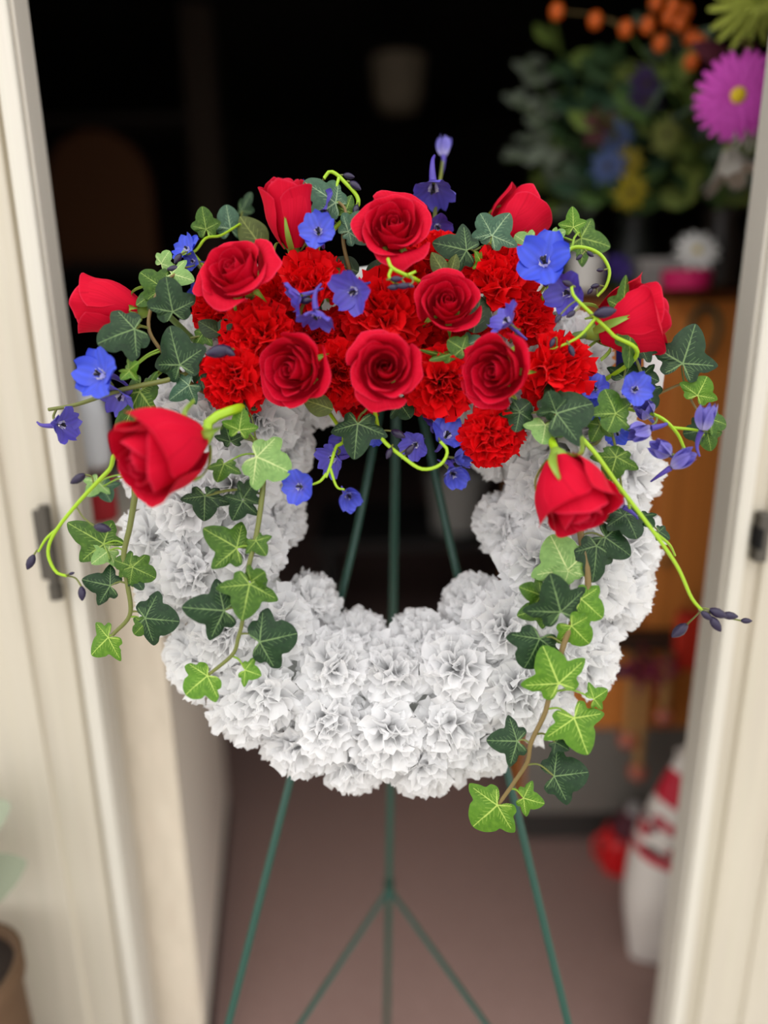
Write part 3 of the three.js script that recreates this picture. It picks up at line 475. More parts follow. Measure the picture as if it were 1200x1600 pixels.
spray('pale violet delphinium with looping lime stem over the top of the hole', [[[586, 645, 0.745], [596, 684, 0.725], [632, 716, 0.715], [660, 733, 0.712], [688, 726, 0.712], [699, 705, 0.714], [688, 690, 0.716]]], [[648, 696, 52, 0.738, [-0.4, -0.3, 0.8], 'violet'], [700, 678, 62, 0.735, [0.3, 0.4, 0.8], 'open'], [709, 742, 46, 0.722, [0.15, -0.35, 0.8], 'cup'], [718, 715, 36, 0.735, [0.7, 0, 0.6], 'cup'], [586, 682, 34, 0.76, [-0.2, -0.4, 0.7], 'open'], [680, 655, 40, 0.755, [0, 0.5, 0.8], 'violet']], [[622, 678, 0.8, 0.4, 26, 0.73], [608, 708, -0.3, 0.7, 20, 0.715], [640, 703, 0.5, -0.6, 22, 0.72]]);
spray('blue delphinium hanging at the left of the hole in front of the dark', [[[532, 672, 0.755], [524, 700, 0.738], [516, 728, 0.728], [509, 746, 0.724]], [[516, 732, 0.727], [526, 760, 0.722], [538, 765, 0.722]], [[510, 740, 0.725], [500, 752, 0.722], [485, 758, 0.722]]], [[467, 761, 58, 0.712, [-0.25, -0.1, 1], 'open'], [545, 776, 42, 0.712, [0.25, -0.35, 0.8], 'cup'], [518, 718, 60, 0.748, [-0.6, -0.4, 0.6], 'violet'], [536, 690, 50, 0.757, [0.1, -0.2, 0.9], 'violet']]);
spray('blue delphinium at the top left under a knot of lime curling tips', [[[495, 400, 0.76], [520, 360, 0.755], [560, 318, 0.75], [537, 283, 0.75], [517, 268, 0.752], [506, 279, 0.753]], [[530, 277, 0.75], [526, 290, 0.748], [524, 298, 0.747]]], [[497, 360, 64, 0.715, [-0.05, 0.12, 1], 'open'], [497, 318, 56, 0.74, [-0.3, 0.3, 0.8], 'violet'], [470, 300, 40, 0.765, [-0.8, 0.4, 0.4], 'open']], [[555, 290, 0.6, 0.5, 24, 0.748], [545, 275, 0.7, 0.2, 20, 0.75], [556, 328, -0.2, 0.8, 20, 0.745], [510, 335, 0.2, 0.8, 20, 0.735]], M.lime, 0.003);
spray('tall blue delphinium behind the topmost rose with its spur pointing up', [[[672, 440, 0.80], [678, 380, 0.805], [680, 330, 0.805], [688, 280, 0.83], [692, 250, 0.88]]], [[677, 298, 76, 0.785, [-0.05, -0.9, 0.25], 'violet', 0.1], [684, 356, 52, 0.79, [0.1, -0.7, 0.6], 'violet'], [693, 236, 34, 0.88, [0.1, 1, 0], 'bell']], [], M.olive);
spray('violet delphinium blossom with pale centre above the middle rose, left side', [[[565, 490, 0.755], [560, 470, 0.735]]], [[550, 456, 74, 0.70, [-0.5, -0.5, 0.8], 'violet']], [], M.olive);
spray('two violet delphinium blossoms with long spurs below the upright rosebud', [[[470, 500, 0.755], [472, 480, 0.73], [480, 468, 0.722]]], [[494, 496, 66, 0.695, [-0.15, -0.95, 0.15], 'violet', 0.1], [461, 465, 56, 0.705, [-0.95, -0.35, 0.1], 'violet', 0.3]], [[478, 470, 0.9, -0.1, 22, 0.71]], M.olive);
spray('single violet delphinium with rough spur lying above the narrow rose', [[[800, 530, 0.75], [812, 515, 0.725]]], [[790, 500, 62, 0.698, [-0.75, 0.5, 0.45], 'violet', 0.2]], [], M.olive);
spray('blue delphinium peeping out left of the upper left rose', [[[330, 440, 0.78], [300, 400, 0.77]]], [[290, 388, 48, 0.765, [-0.4, 0.4, 0.8], 'blue'], [300, 408, 34, 0.765, [-0.5, -0.2, 0.8], 'open'], [312, 462, 44, 0.775, [-0.4, -0.4, 0.7], 'blue']], [[278, 404, -0.4, 0.7, 20, 0.75], [272, 420, -0.8, 0.1, 22, 0.748]], M.olive);
spray('dark violet delphinium bud lying on the red carnations at left', [[[365, 555, 0.735], [358, 552, 0.715]]], [], [[342, 549, -0.9, 0.25, 42, 0.70], [357, 549, 0.6, 0.4, 26, 0.70]], M.olive);
spray('curled lime tip with black buds above the wide red carnation', [[[656, 448, 0.74], [650, 437, 0.71], [630, 428, 0.70], [612, 418, 0.698], [606, 404, 0.70]], [[612, 420, 0.698], [608, 432, 0.698], [616, 442, 0.698]], [[638, 430, 0.70], [650, 424, 0.70]]], [], [[619, 436, 1, 0, 20, 0.695], [630, 447, -0.8, 0.1, 22, 0.695], [615, 449, -1, 0.1, 20, 0.697], [640, 446, 0.8, 0.3, 16, 0.698]], M.lime, 0.0028);

// ------------------------------------------------------------------ ribbons behind the right of the wreath
{
  const strip = (pts, w, t) => { const g = []; const c = new THREE.CatmullRomCurve3(pts), n = 14, sx = dirC(1, 0, 0.2); for (let k = 0; k < 2; k++) g.push(grid(2, n, (u, v) => c.getPoint(v).addScaledVector(sx, u * w / 2).addScaledVector(dirC(0, 0, 1), k ? t : -t))); return mergeGeometries(g); };
  const a = thing('ribbon', 'navy blue ribbon tail hanging behind the rose facing right', 'ribbon', null, P(985, 530, 0.80)); part('tail', strip([[975, 500], [982, 545], [980, 600]].map(([x, y]) => P(x, y, 0.80).sub(a.position)), 0.026, 0.0006), std(0x0d1d5c, 0.35), a);
  part('knot', new THREE.SphereGeometry(0.012, 14, 10).translate(...P(972, 496, 0.80).sub(a.position).toArray()), std(0x0d1d5c, 0.35), a);
  const b = thing('ribbon', 'white ribbon tail hanging behind the rose facing right', 'ribbon', null, P(1020, 530, 0.815)); part('tail', strip([[975, 500], [1010, 520], [1022, 560], [1018, 612]].map(([x, y]) => P(x, y, 0.815).sub(b.position)), 0.022, 0.0006), std(0xe8e4e2, 0.5), b);
  part('knot', new THREE.SphereGeometry(0.012, 14, 10).translate(...P(972, 502, 0.815).sub(b.position).toArray()), std(0xe8e4e2, 0.5), b);
}

// ------------------------------------------------------------------ inside the shop, right: cabinet and what stands on it
const woodTex = canvasTex(256, 512, (g, w, h) => { g.fillStyle = 'rgb(228,142,66)'; g.fillRect(0, 0, w, h); for (let i = 0; i < 260; i++) { g.strokeStyle = `rgba(${rnd() < 0.5 ? '120,62,20' : '214,140,70'},${rr(0.05, 0.2)})`; g.lineWidth = rr(0.6, 3); const x = rnd() * w; g.beginPath(); g.moveTo(x, 0); g.bezierCurveTo(x + rr(-8, 8), h * 0.3, x + rr(-8, 8), h * 0.7, x + rr(-6, 6), h); g.stroke(); } });
const wood = std(0xffffff, 0.42, { map: woodTex });
const CZ = -1.62, TOP = 1.405;
{
  const x0 = onZ(852, 440, CZ).x, x1 = onZ(1200, 440, CZ).x, xm = onZ(1032, 700, CZ).x, c = thing('cabinet', 'tall orange brown wooden cabinet standing inside the doorway at right', 'cabinet', null, V((x0 + x1) / 2, 0, CZ - 0.2)), lx = c.position.x;
  part('carcass', span(x0 - lx, x1 - lx, 0.1, TOP - 0.022, 0.185, -0.2, 0.003), wood, c);
  part('plinth', span(x0 - lx + 0.02, x1 - lx - 0.02, 0, 0.1, 0.17, -0.18, 0.003), std(0x3a3632, 0.8), c);
  part('cabinet_top', span(x0 - lx - 0.015, x1 - lx + 0.015, TOP - 0.022, TOP, 0.2, -0.21, 0.005), std(0x6a3c1c, 0.45), c);
  for (const [a, b] of [[x0, xm - 0.004], [xm + 0.004, x1]]) {
    const d = part('cabinet_door', span(a - lx + 0.006, b - lx - 0.006, 0.355, TOP - 0.05, 0.188, 0.2, 0.003), wood, c);
    part('knob', new THREE.SphereGeometry(0.011, 14, 10).translate((a === x0 ? b - 0.04 : a + 0.03) - lx, 0.8, 0.21), std(0x8a7448, 0.4, { metalness: 0.6 }), d);
  }
  part('kick_board', span(x0 - lx + 0.006, x1 - lx - 0.006, 0.105, 0.35, 0.188, 0.198, 0.003), std(0x7a756d, 0.7), c);
  // green cord loop hanging on the door
  const lp = onZ(1100, 520, CZ + 0.03), l = thing('cord_loop', 'dark green cord loop hanging on the wooden cabinet', 'cord', null, lp);
  const loop = []; for (let i = 0; i <= 16; i++) { const t = i / 16 * Math.PI * 2; loop.push(V(Math.sin(t) * 0.03, Math.cos(t) * 0.052, 0.004 * Math.sin(2 * t))); }
  part('loop', tube(loop, 0.006, 0.006, 40), std(0x2d4a34, 0.7), l); part('peg', new THREE.CylinderGeometry(0.005, 0.005, 0.05, 10).rotateX(Math.PI / 2).translate(0, 0.048, -0.012), M.metal, l);
}
const onTop = (px, z) => onZ(px, 440, z).setY(TOP);
const silk = (hex) => std(hex, 0.7);
const daisyPetal = (L, W, e0 = 10, e1 = 0) => grid(4, 5, (u, v) => { const a = THREE.MathUtils.degToRad(lerp(e0, e1, v)), w = W / 2 * Math.pow(Math.sin(Math.PI * clamp(0.1 + v * 0.84, 0, 1)), 0.6); return V(u * w, Math.sin(a) * L * v + 0.002 * u * u, 0.004 + Math.cos(a) * L * v); });
function daisy(o, at, dir, R, n, mat, eye, layers = 2) {
  const g = new THREE.Group(); g.name = 'flower_head'; g.position.copy(at); aim(g, dir); o.add(g); const geo = daisyPetal(R, R * 0.24, 14, -4);
  for (let k = 0; k < layers; k++) for (let i = 0; i < n; i++) { const p = part('petal', geo, mat, g); p.rotation.y = (i + k * 0.5) / n * Math.PI * 2 + rr(-0.06, 0.06); p.position.y = k * 0.004; p.scale.setScalar(1 - k * 0.17); }
  part('flower_centre', new THREE.SphereGeometry(R * 0.2, 16, 10).scale(1, 0.5, 1).translate(0, 0.006, 0), eye, g); return g;
}
{ // small goods on the cabinet top
  const p = onTop(1072, CZ + 0.04), pk = thing('pink_tub', 'hot pink round tub with a white daisy on the wooden cabinet', 'tub', null, p);
  part('tub', lathe([[0, 0], [0.042, 0], [0.047, 0.004], [0.05, 0.038], [0.046, 0.038], [0.042, 0.006], [0, 0.006]], 28), silk(0xd41a66), pk);
  const dz = thing('white_daisy', 'white silk daisy standing in the hot pink tub', 'flower', null, p.clone().add(V(0.008, 0.008, 0)));
  part('stem', tube([V(0, 0, 0), V(0.002, 0.03, 0), V(0.004, 0.06, 0.006)], 0.002), M.calyx, dz); daisy(dz, V(0.004, 0.066, 0.01), V(-0.1, 0.5, 1), 0.042, 12, silk(0xf3f1ec), silk(0xd8c04a));
  const wc = thing('white_cup', 'small white cup on the left end of the wooden cabinet', 'cup', null, onTop(915, CZ + 0.05)); part('cup', lathe([[0, 0], [0.026, 0], [0.03, 0.004], [0.034, 0.07], [0.031, 0.07], [0.027, 0.008], [0, 0.008]], 24), silk(0xd9d5cf), wc); part('cup_foot', new THREE.CylinderGeometry(0.022, 0.024, 0.006, 20).translate(0, 0.003, 0), silk(0xb9b5af), wc);
  const gb = thing('grey_box', 'light grey flat box on the cabinet behind the pink tub', 'box', null, onTop(1060, CZ - 0.09)); part('box_body', box(0.2, 0.05, 0.09, 0, 0.025, 0), silk(0x9f9a96), gb); part('box_lid', box(0.206, 0.018, 0.096, 0, 0.057, 0), silk(0xada8a4), gb);
  const pv = thing('violet_flower', 'small dark violet silk flower beside the white cup', 'flower', null, onTop(962, CZ + 0.02)); part('stem', tube([V(0, 0, 0), V(0.002, 0.04, 0)], 0.002), M.calyx, pv); daisy(pv, V(0.002, 0.045, 0.004), V(0, 0.6, 1), 0.03, 9, silk(0x3f2480), silk(0x201040));
}
// vases of silk flowers on the cabinet top
const vaseMat = [std(0x16140f, 0.5), std(0x1a1d18, 0.5), std(0x221a14, 0.5)];
const leafSilk = ['#34502a', '#48652c', '#667a30', '#2c4a30', '#74823a', '#526650'].map((c) => std(c, 0.7)), dusty = std(0x788270, 0.85);
const silkLeaf = leafGeo(roseHalf, 0.15, 0.2);
const vases = {}, vasePlace = { left: [892, CZ - 0.13, 'dark vase of grey green silk foliage at the left end of the cabinet'], middle: [985, CZ - 0.14, 'dark vase of mixed green silk foliage in the middle of the cabinet'], right: [1120, CZ - 0.02, 'dark brown vase of bright silk flowers at the right end of the cabinet'] };
Object.entries(vasePlace).forEach(([k, [px, z, label]], i) => {
  const p = onTop(px, z); vases[k] = p; const v = thing('vase', label, 'vase', 'dark flower vases on the cabinet', p);
  part('vase_body', lathe([[0, 0], [0.045, 0], [0.055, 0.02], [0.05, 0.09], [0.036, 0.13], [0.045, 0.155], [0.04, 0.155], [0.03, 0.128], [0.044, 0.09], [0.048, 0.02], [0, 0.012]], 26), vaseMat[i], v);
  part('vase_rim', new THREE.TorusGeometry(0.0425, 0.004, 8, 28).rotateX(Math.PI / 2).translate(0, 0.155, 0), vaseMat[i], v);
});
function silkStem(name, label, cat, group, vase, tip, bend = 0.3) { // a stem from the mouth of a vase to a tip in space
  const foot = vases[vase].clone().add(V(rr(-0.018, 0.018), 0.02, rr(-0.018, 0.018))), o = thing(name, label, cat, group, foot), t = tip.clone().sub(foot);
  const mouth = V(t.x * 0.1, 0.15, t.z * 0.1).clampLength(0, 0.16), pts = [V(0, 0, 0), mouth, mouth.clone().lerp(t, 0.5).add(V(0, 0.06 * bend, 0)), t]; part('stem', tube(pts, 0.0026, 0.0015, 20, 6), M.calyx, o);
  o.userData.curve = undefined; return { o, t, c: new THREE.CatmullRomCurve3(pts, false, 'catmullrom', 0.5) };
}
function silkLeaves(s, n, L, mats, from = 0.3) {
  for (let i = 0; i < n; i++) {
    const k = from + (1 - from) * (i + rnd() * 0.7) / n, p = s.c.getPoint(Math.min(k, 1)), a = i * 2.4 + rnd(), d = V(Math.cos(a), rr(0.05, 0.8), Math.sin(a) * 0.7 + 0.25).normalize(), m = part('leaf', silkLeaf, mats[Math.floor(rnd() * mats.length)], s.o);
    const z = V(rr(-0.4, 0.4), 0.6, 1); z.addScaledVector(d, -z.dot(d)).normalize(); m.quaternion.setFromRotationMatrix(new THREE.Matrix4().makeBasis(d.clone().cross(z), d, z)); m.position.copy(p); const l = L * rr(0.7, 1.2); m.scale.set(l * 0.9, l, l);
  }
}
const place = ['beside the white-grey foliage', 'below the orange berries', 'behind the blue silk flower', 'above the yellow flowers', 'left of the magenta daisy', 'at the very top of the picture'];
[[790, 250, 'left'], [800, 150, 'left'], [822, 95, 'left'], [815, 215, 'left'], [850, 300, 'left']].forEach(([x, y, v], i) => {
  const s = silkStem('foliage_stem', ['lowest dusty grey silk foliage stem, drooping left of the cabinet', 'dusty grey silk foliage stem in the left vase, middle height', 'tallest dusty grey silk foliage stem in the left vase', 'dusty grey silk foliage stem leaning towards the mixed green stems', 'yellow green silk foliage low over the left vase'][i], 'foliage', 'silk foliage on the cabinet', v, onZ(x, y, CZ - 0.1 - 0.03 * i), 0.8);
  silkLeaves(s, 16, i === 4 ? 0.055 : 0.045, i === 4 ? [leafSilk[2], leafSilk[4]] : [dusty], 0.25);
});
[[860, 60], [890, 140], [920, 200], [905, 300], [950, 90], [985, 170], [1030, 210], [1000, 290], [1045, 110], [1085, 250], [1060, 330], [1010, 40], [880, 230], [940, 320]].forEach(([x, y], i) => {
  const where = ['tallest of the mixed green silk stems, at its left', 'mid green silk stem left of the orange berries', 'olive silk stem left of the blue silk flower', 'dark green silk stem low beside the dusty foliage', 'green silk stem under the leftmost orange berries', 'green silk stem beside the violet spike', 'green silk stem below the main orange berries', 'dark silk stem behind the yellow silk flowers', 'green silk stem among the main orange berries', 'broad green silk stem left of the magenta daisy', 'dark green silk stem low above the white daisy', 'green silk stem at the top edge among orange berries', 'olive silk stem in front of the dusty foliage', 'dark silk stem low above the white cup'][i];
  const s = silkStem('foliage_stem', where, 'foliage', 'silk foliage on the cabinet', i % 3 === 2 || x > 1020 ? 'right' : 'middle', onZ(x, y, CZ - 0.05 + 0.06 * (i % 3)), 0.9); silkLeaves(s, 13, 0.075, [leafSilk[i % 6], leafSilk[(i + 2) % 6]], 0.35);
});
const orange = std(0xe0661c, 0.45), berry = new THREE.SphereGeometry(0.0135, 14, 10).scale(1, 1.12, 1);
[[[870, 18], [930, 32], [978, 45]], [[1025, 6], [1045, 28], [1062, 36], [1070, 20], [1052, 10]], [[1078, 58], [1090, 66], [1100, 76], [1080, 97], [1110, 92]], [[1032, 68], [1012, 40]]].forEach((bs, i) => {
  const tip = onZ(...bs[bs.length - 1], CZ + 0.1), s = silkStem('berry_branch', ['orange berry branch reaching furthest left above the foliage', 'orange berry branch with the densest cluster at the top', 'orange berry branch nearest the magenta daisy', 'short orange berry branch with two berries'][i], 'berry branch', 'orange berry branches in the right vase', 'right', tip, 0.5);
  for (const [x, y] of bs) { const p = onZ(x, y, CZ + 0.1 + rr(-0.02, 0.02)).sub(s.o.position), b = part('berry', berry, orange, s.o); b.position.copy(p); let q = s.c.getPoint(0.5), bd = 9; for (let k = 10; k <= 30; k++) { const w = s.c.getPoint(k / 30); if (w.distanceTo(p) < bd) { bd = w.distanceTo(p); q = w; } } if (bd > 0.004) part('twig', tube([q, q.clone().lerp(p, 0.5).add(V(0, 0.008, 0)), p], 0.0014, 0.0012, 8, 5), M.brown, s.o); }
});
{
  const z = CZ + 0.39, mg = silkStem('magenta_daisy', 'large magenta silk daisy with a yellow eye at the upper right', 'flower', null, 'right', onZ(1152, 150, z), 0.2);
  daisy(mg.o, mg.t, V(-0.2, -0.05, 1), 0.058, 24, silk(0xd04abc), silk(0xe0c21c), 2); silkLeaves(mg, 5, 0.06, [leafSilk[4], leafSilk[2]], 0.6);
  const pale = silkStem('pale_green_mum', 'yellow green silk chrysanthemum at the upper right corner', 'flower', null, 'right', onZ(1172, 8, z - 0.05), 0.3);
  for (let k = 0; k < 4; k++) { const g = daisy(pale.o, pale.t.clone().add(V(0, 0, 0.008 * k)), V(-0.1, -0.1 + 0.05 * k, 1), 0.056 - k * 0.010, 16, silk(0xaab548), silk(0x8a9a30), 1); }
  const mar = silkStem('maroon_foliage', 'maroon silk leaf stem between the magenta daisy and the yellow green chrysanthemum', 'foliage', null, 'right', onZ(1160, 70, z - 0.08), 0.3); silkLeaves(mar, 12, 0.08, [silk(0x4a1626), silk(0x5a2030)], 0.6);
  [[1168, 205, 'white silk blossom right below the magenta daisy'], [1182, 180, 'white silk blossom at the right edge beside the magenta daisy']].forEach(([x, y, l]) => { const s = silkStem('white_blossom', l, 'flower', 'white silk blossoms', 'right', onZ(x, y, z - 0.06), 0.2); daisy(s.o, s.t, V(-0.1, 0.1, 1), 0.03, 8, silk(0xdfe2d2), silk(0xb8c090), 2); });
  const lily = silkStem('white_lily', 'drooping white silk lily below the magenta daisy', 'flower', null, 'right', onZ(1138, 232, z - 0.08), 0.2);
  { const g = new THREE.Group(); g.name = 'flower_head'; g.position.copy(lily.t); aim(g, V(0.25, -1, 0.25)); lily.o.add(g); const geo = daisyPetal(0.075, 0.034, 70, 45); for (let i = 0; i < 6; i++) { const p = part('petal', geo, silk(0xcfc9bd), g); p.rotation.y = i * 1.047; } part('flower_centre', new THREE.SphereGeometry(0.008, 10, 8), silk(0x9aa060), g); }
  [[985, 300, 'yellow silk flower hanging lowest among the green foliage', 0x9c8c10], [978, 258, 'yellow silk flower just above another hanging yellow one', 0x8c7c14], [1040, 210, 'pale yellow green silk flower in the foliage left of white lily', 0x7d8440], [950, 260, 'dull blue silk flower left of the yellow ones', 0x4a5c8c], [962, 215, 'dull blue silk flower above its twin in the foliage', 0x3f5078], [1008, 130, 'violet silk flower below the orange berries', 0x3a2058], [1010, 160, 'lower violet silk flower left of the magenta daisy', 0x32204a], [935, 200, 'dusky pink silk flower in the dark foliage', 0x5a2a30]].forEach(([x, y, l, c]) => {
    const s = silkStem('silk_flower', l, 'flower', 'small silk flowers in the dark foliage', x > 1000 ? 'right' : 'middle', onZ(x, y, CZ + 0.06), 0.3); daisy(s.o, s.t, V(rr(-0.4, 0.2), -0.2, 1), 0.034, 8, silk(c), silk(0x3a3010), 2);
  });
}
// ------------------------------------------------------------------ by the cabinet's foot
{
  const stick = std(0xb58a52, 0.6), copper = phy(0xb4614a, 0.25, { clearcoat: 0.6 }), z = CZ + 0.09;
  const rp = onZ(1015, 1022, z), rail = thing('peg_rail', 'dark peg rail across the lower front of the cabinet', 'rail', null, rp); part('rail_bar', box(0.3, 0.02, 0.08, 0.02, 0.012, -0.05, 0.004), M.darkwood, rail);
  for (const x of [990, 1046, 1010]) part('peg', new THREE.CylinderGeometry(0.004, 0.004, 0.07, 10).rotateX(Math.PI / 2).translate(onZ(x, 1028, z).x - rp.x, 0.006, 0), M.metal, rail);
  [[981, 1156, 990, 1022, 'left wooden stick with a shiny brown ball end hanging by the cabinet'], [1037, 1118, 1046, 1020, 'right and highest wooden stick with shiny brown ball end'], [996, 1206, 1010, 1022, 'longest wooden stick, its shiny brown ball lowest of three']].forEach(([x, y, tx, ty, l]) => {
    const b = onZ(x, y, z), t = onZ(tx, ty, z), o = thing('ball_stick', l, 'stick', 'brown ball sticks hanging by the cabinet', b);
    part('ball', new THREE.SphereGeometry(0.024, 24, 16).scale(1, 0.95, 1), copper, o); part('handle', tube([V(0, 0, 0), t.clone().sub(b)], 0.0105, 0.0115, 6, 10), stick, o);
  });
  const bow = thing('ribbon_bow', 'burgundy ribbon bow tied above the hanging ball sticks', 'bow', null, onZ(1013, 1046, z + 0.04)), bm = silk(0x6d1030);
  for (const s of [-1, 1]) { part('bow_loop', tube([V(0, 0, 0), V(s * 0.03, 0.026, 0.012), V(s * 0.055, 0.008, 0.016), V(s * 0.03, -0.012, 0.012), V(0, 0, 0.004)], 0.008, 0.008, 20, 8), bm, bow); part('bow_tail', tube([V(0, 0, 0.002), V(s * 0.018, -0.03, 0.01), V(s * 0.022, -0.06, 0.004)], 0.008, 0.005, 10, 8), bm, bow); }
  part('bow_knot', new THREE.SphereGeometry(0.014, 14, 10), bm, bow); part('bow_cord', tube([V(0, 0, 0), V(0, 0.02, -0.02), V(0, 0.036, -0.05)], 0.004, 0.004, 8), bm, bow);
  const vb = thing('violet_bow', 'small dark violet ribbon knot beside the wreath near the cabinet foot', 'bow', null, onZ(968, 1050, z + 0.02)), vm = silk(0x2c2050); for (const s of [-1, 1]) part('bow_loop', tube([V(0, 0, 0), V(s * 0.02, 0.02, 0.01), V(s * 0.032, 0, 0.012), V(0, 0, 0.004)], 0.007, 0.007, 16, 8), vm, vb); part('bow_knot', new THREE.SphereGeometry(0.012, 12, 10), vm, vb);
  const rb = thing('red_packet', 'orange red packet hanging at the right by the door casing', 'packet', null, onZ(1074, 1002, z)); part('packet_body', new RoundedBoxGeometry(0.06, 0.14, 0.03, 3, 0.012), silk(0xc22a12), rb); part('packet_fold', box(0.056, 0.012, 0.012, 0, 0.072, 0, 0.004), silk(0x98200e), rb);
  // white sack with red print leaning inside the right of the doorway
  const sackTex = canvasTex(256, 512, (g, w, h) => {
    g.fillStyle = 'rgb(226,220,212)'; g.fillRect(0, 0, w, h); g.fillStyle = 'rgb(196,24,52)'; g.beginPath(); g.moveTo(0, 120); g.lineTo(0, 60); g.lineTo(w, 10); g.lineTo(w, 78); g.fill();
    for (let i = 0; i < 46; i++) { const x = w * rr(0.18, 0.6), y = h * rr(0.26, 0.44), r = rr(5, 15); g.fillStyle = ['rgb(190,34,56)', 'rgb(170,70,80)', 'rgb(90,80,78)', 'rgb(226,220,212)'][i % 4]; g.beginPath(); g.ellipse(x, y, r, r * 0.7, rr(0, 3), 0, 7); g.fill(); }
    g.fillStyle = 'rgb(186,24,50)'; g.fillRect(w * 0.2, h * 0.42, w * 0.34, 20); g.fillStyle = 'rgb(60,58,60)'; g.beginPath(); g.ellipse(w * 0.86, h * 0.5, 40, 90, 0.2, 0, 7); g.fill(); g.fillStyle = 'rgba(190,60,80,0.8)'; g.fillRect(w * 0.84, h * 0.66, 30, 130);
  });
  const base = onZ(1010, 1515, -1.27).setY(0), s = thing('printed_sack', 'white sack with red print leaning inside the right edge of the doorway', 'sack', null, base.add(V(0.07, 0, -0.02)));
  const Hs = 0.52, g = grid(40, 26, (u, v) => {
    const th = u * Math.PI, w = 0.125 * (0.62 + 0.38 * Math.sin(Math.PI * clamp(0.12 + v * 0.8, 0, 1))) * (v > 0.86 ? 1 - (v - 0.86) * 0.6 : 1), dp = 0.07 * Math.pow(Math.sin(Math.PI * clamp(0.1 + v * 0.86, 0.05, 0.98)), 0.7), sq = (x) => Math.sign(x) * Math.pow(Math.abs(x), 0.8);
    const bump = 0.004 * Math.sin(9 * v + 4 * u) + 0.003 * Math.sin(17 * v - 6 * u); return V(sq(Math.sin(th)) * w * (1 + bump * 3) + 0.05 * v * v - 0.01, 0.003 + Hs * v * (1 - 0.03 * Math.cos(th * 2)), sq(Math.cos(th)) * (dp + bump) + 0.02 * v);
  });
  part('sack_body', g, std(0xffffff, 0.6, { map: sackTex }), s); part('sack_seam', box(0.2, 0.02, 0.012, 0.04, Hs + 0.004, 0.02, 0.004), silk(0xc9c3ba), s); part('sack_bottom', new THREE.CylinderGeometry(0.06, 0.06, 0.004, 24).scale(1.2, 1, 0.5).translate(-0.01, 0.003, 0), silk(0xcfc8bf), s);
  const rd = thing('red_jug', 'red plastic jug with dark maroon shoulder on the carpet beside the sack', 'jug', null, onZ(966, 1345, -1.55).setY(0));
  part('jug_body', lathe([[0, 0], [0.04, 0], [0.046, 0.008], [0.046, 0.085], [0.04, 0.105], [0, 0.105]], 26), phy(0xd8121a, 0.35, { clearcoat: 0.4 }), rd);
  part('jug_shoulder', lathe([[0.0, 0.1], [0.042, 0.1], [0.044, 0.115], [0.03, 0.15], [0.018, 0.165], [0, 0.165]], 26).translate(0.02, 0, 0), silk(0x54202c), rd); part('jug_cap', new THREE.CylinderGeometry(0.016, 0.018, 0.02, 20).translate(0.028, 0.172, 0), silk(0xb9b6b4), rd); part('jug_handle', tube([V(-0.034, 0.1, 0), V(-0.062, 0.085, 0), V(-0.06, 0.04, 0), V(-0.042, 0.025, 0)], 0.006, 0.006, 14), phy(0xd8121a, 0.35), rd);
}

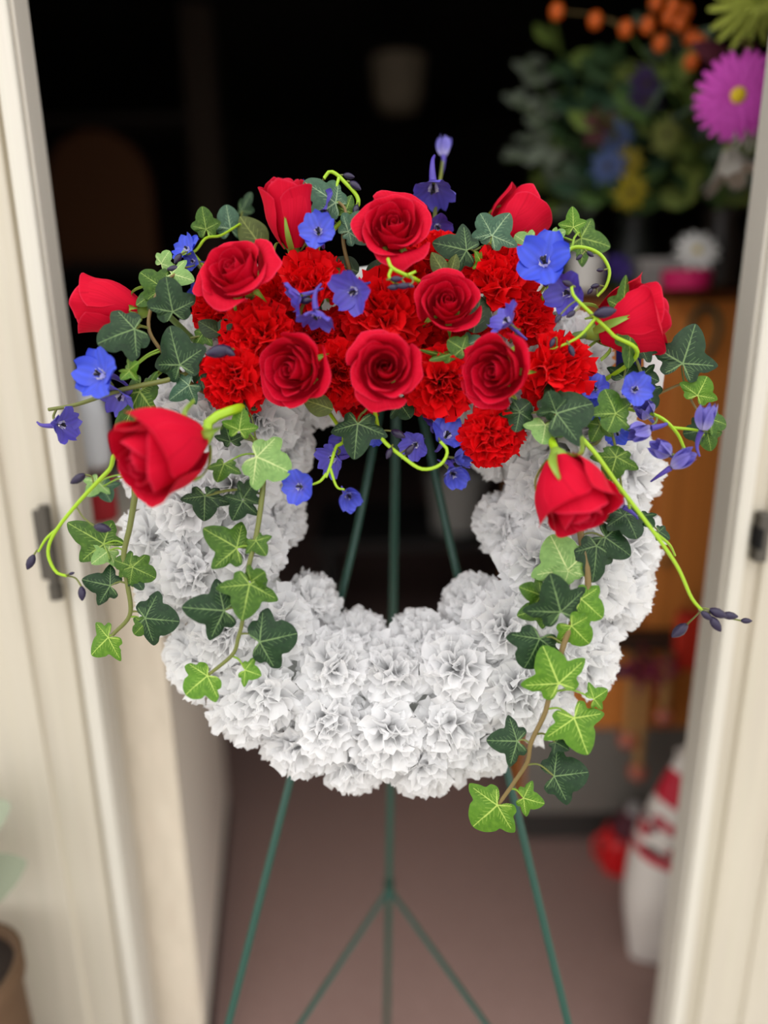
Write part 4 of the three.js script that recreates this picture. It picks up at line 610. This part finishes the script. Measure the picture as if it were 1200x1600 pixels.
// ------------------------------------------------------------------ inside the shop, left and back
{
  const bt = onZ(160, 846, -1.16).setY(1.055), b = thing('white_bottle', 'white plastic bottle with a red base standing on the half door', 'bottle', null, bt);
  part('bottle_body', lathe([[0, 0.085], [0.026, 0.085], [0.03, 0.1], [0.031, 0.17], [0.026, 0.195], [0.014, 0.215], [0, 0.217]], 24), phy(0xdfe2e6, 0.4), b); part('bottle_base', lathe([[0, 0], [0.028, 0], [0.03, 0.005], [0.03, 0.06], [0.026, 0.07], [0, 0.07]], 24), silk(0xb0202a), b); part('bottle_waist', lathe([[0, 0.066], [0.022, 0.066], [0.022, 0.09], [0, 0.09]], 20), silk(0x6d5a58), b);
  // dark shelving post, rounded chair back, hanging lamp, table with grey pot
  const post = thing('shelf_tower', 'nearly black open shelf tower at the left of the dark room', 'shelf', null, V(-0.68, 0, -3.2));
  part('post', span(-0.06, 0.06, 0, 2.45, -0.06, 0.06, 0.01), std(0x3a2c20, 0.8), post); part('post', span(-0.95, -0.85, 0, 2.45, -0.06, 0.06, 0.01), std(0x3a2c20, 0.8), post);
  for (const y of [0.4, 0.95, 1.5, 2.05]) part('shelf_board', span(-0.95, 0.06, y, y + 0.03, -0.3, 0.05, 0.005), std(0x2a1f17, 0.8), post);
  const ch = thing('wood_panel', 'dim rounded brown wooden panel standing on the shelf tower', 'panel', null, V(-1.12, 1.53, -3.22)); const sh = new THREE.Shape(); sh.moveTo(-0.2, 0); sh.lineTo(0.2, 0); sh.lineTo(0.2, 0.3); sh.absarc(0, 0.3, 0.2, 0, Math.PI); sh.lineTo(-0.2, 0); part('panel_board', new THREE.ExtrudeGeometry(sh, { depth: 0.03, bevelSize: 0.006, bevelThickness: 0.006, bevelSegments: 2 }), std(0x6a4020, 0.7), ch); part('panel_foot', box(0.3, 0.02, 0.12, 0, 0.01, 0.015), M.darkwood, ch);
  const lp = onZ(622, 135, -3.4), lamp = thing('hanging_pot', 'dim pale pot hanging in the middle of the dark room', 'pot', null, lp); part('pot_body', lathe([[0, -0.1], [0.07, -0.1], [0.1, -0.05], [0.115, 0.1], [0.108, 0.1], [0.09, -0.05], [0, -0.085]], 28), std(0x8a7c68, 0.8), lamp); part('cord', tube([V(0, -0.08, 0), V(0, 0.3, 0), V(0, 2.7 - lp.y, 0)], 0.004), M.dark, lamp);
  const tb = thing('low_table', 'black low table in the dark room seen through the wreath hole', 'table', null, V(0.2, 0, -2.7)); part('tabletop', box(0.9, 0.03, 0.5, 0, 0.56, 0), std(0x14110f, 0.7), tb); for (const x of [-0.4, 0.4]) for (const z of [-0.2, 0.2]) part('leg', box(0.04, 0.545, 0.04, x, 0.2725, z), std(0x14110f, 0.7), tb);
  const gp = thing('grey_pot', 'grey plastic pot on the low table, seen through the wreath hole', 'pot', null, onZ(712, 842, -2.6).setY(0.575)); part('pot_body', lathe([[0, 0], [0.085, 0], [0.09, 0.006], [0.1, 0.17], [0.108, 0.17], [0.108, 0.195], [0.098, 0.195], [0.085, 0.02], [0, 0.015]], 28), std(0x9d9a94, 0.6), gp); part('pot_rim', new THREE.TorusGeometry(0.104, 0.005, 8, 30).rotateX(Math.PI / 2).translate(0, 0.196, 0), std(0xa8a59f, 0.6), gp);
}
// ------------------------------------------------------------------ pale green leafy plant outside at the lower left
{
  const c = onZ(-58, 1330, -0.86), pot = thing('potted_plant', 'pale sage green broad leaved plant in a brown pot at lower left edge', 'plant', null, V(c.x - 0.03, 0, -0.83)), sage = phy(0x98a088, 0.75), g = leafGeo(roseHalf, 0.1, 0.25);
  part('pot', lathe([[0, 0], [0.085, 0], [0.09, 0.02], [0.085, 0.44], [0.092, 0.45], [0.092, 0.48], [0.08, 0.48], [0.072, 0.03], [0, 0.03]], 28), std(0x6a5038, 0.8), pot); part('soil', new THREE.CylinderGeometry(0.08, 0.08, 0.02, 24).translate(0, 0.455, 0), std(0x2a2018, 1), pot);
  for (let i = 0; i < 14; i++) { const a = i * 2.4, d = V(Math.cos(a) * 0.8, rr(0.1, 1.1), Math.sin(a) * 0.6).normalize(), m = part('leaf', g, sage, pot), z = V(0.3, 0.5, 1); z.addScaledVector(d, -z.dot(d)).normalize(); m.quaternion.setFromRotationMatrix(new THREE.Matrix4().makeBasis(d.clone().cross(z), d, z)); m.position.set(d.x * 0.012, 0.545 + 0.012 * i, d.z * 0.012); m.scale.setScalar(rr(0.085, 0.12)); }
  part('stem', tube([V(0, 0.45, 0), V(0.004, 0.58, 0), V(0, 0.72, 0)], 0.006, 0.004), M.calyx, pot);
}
renderer.render(scene, camera);
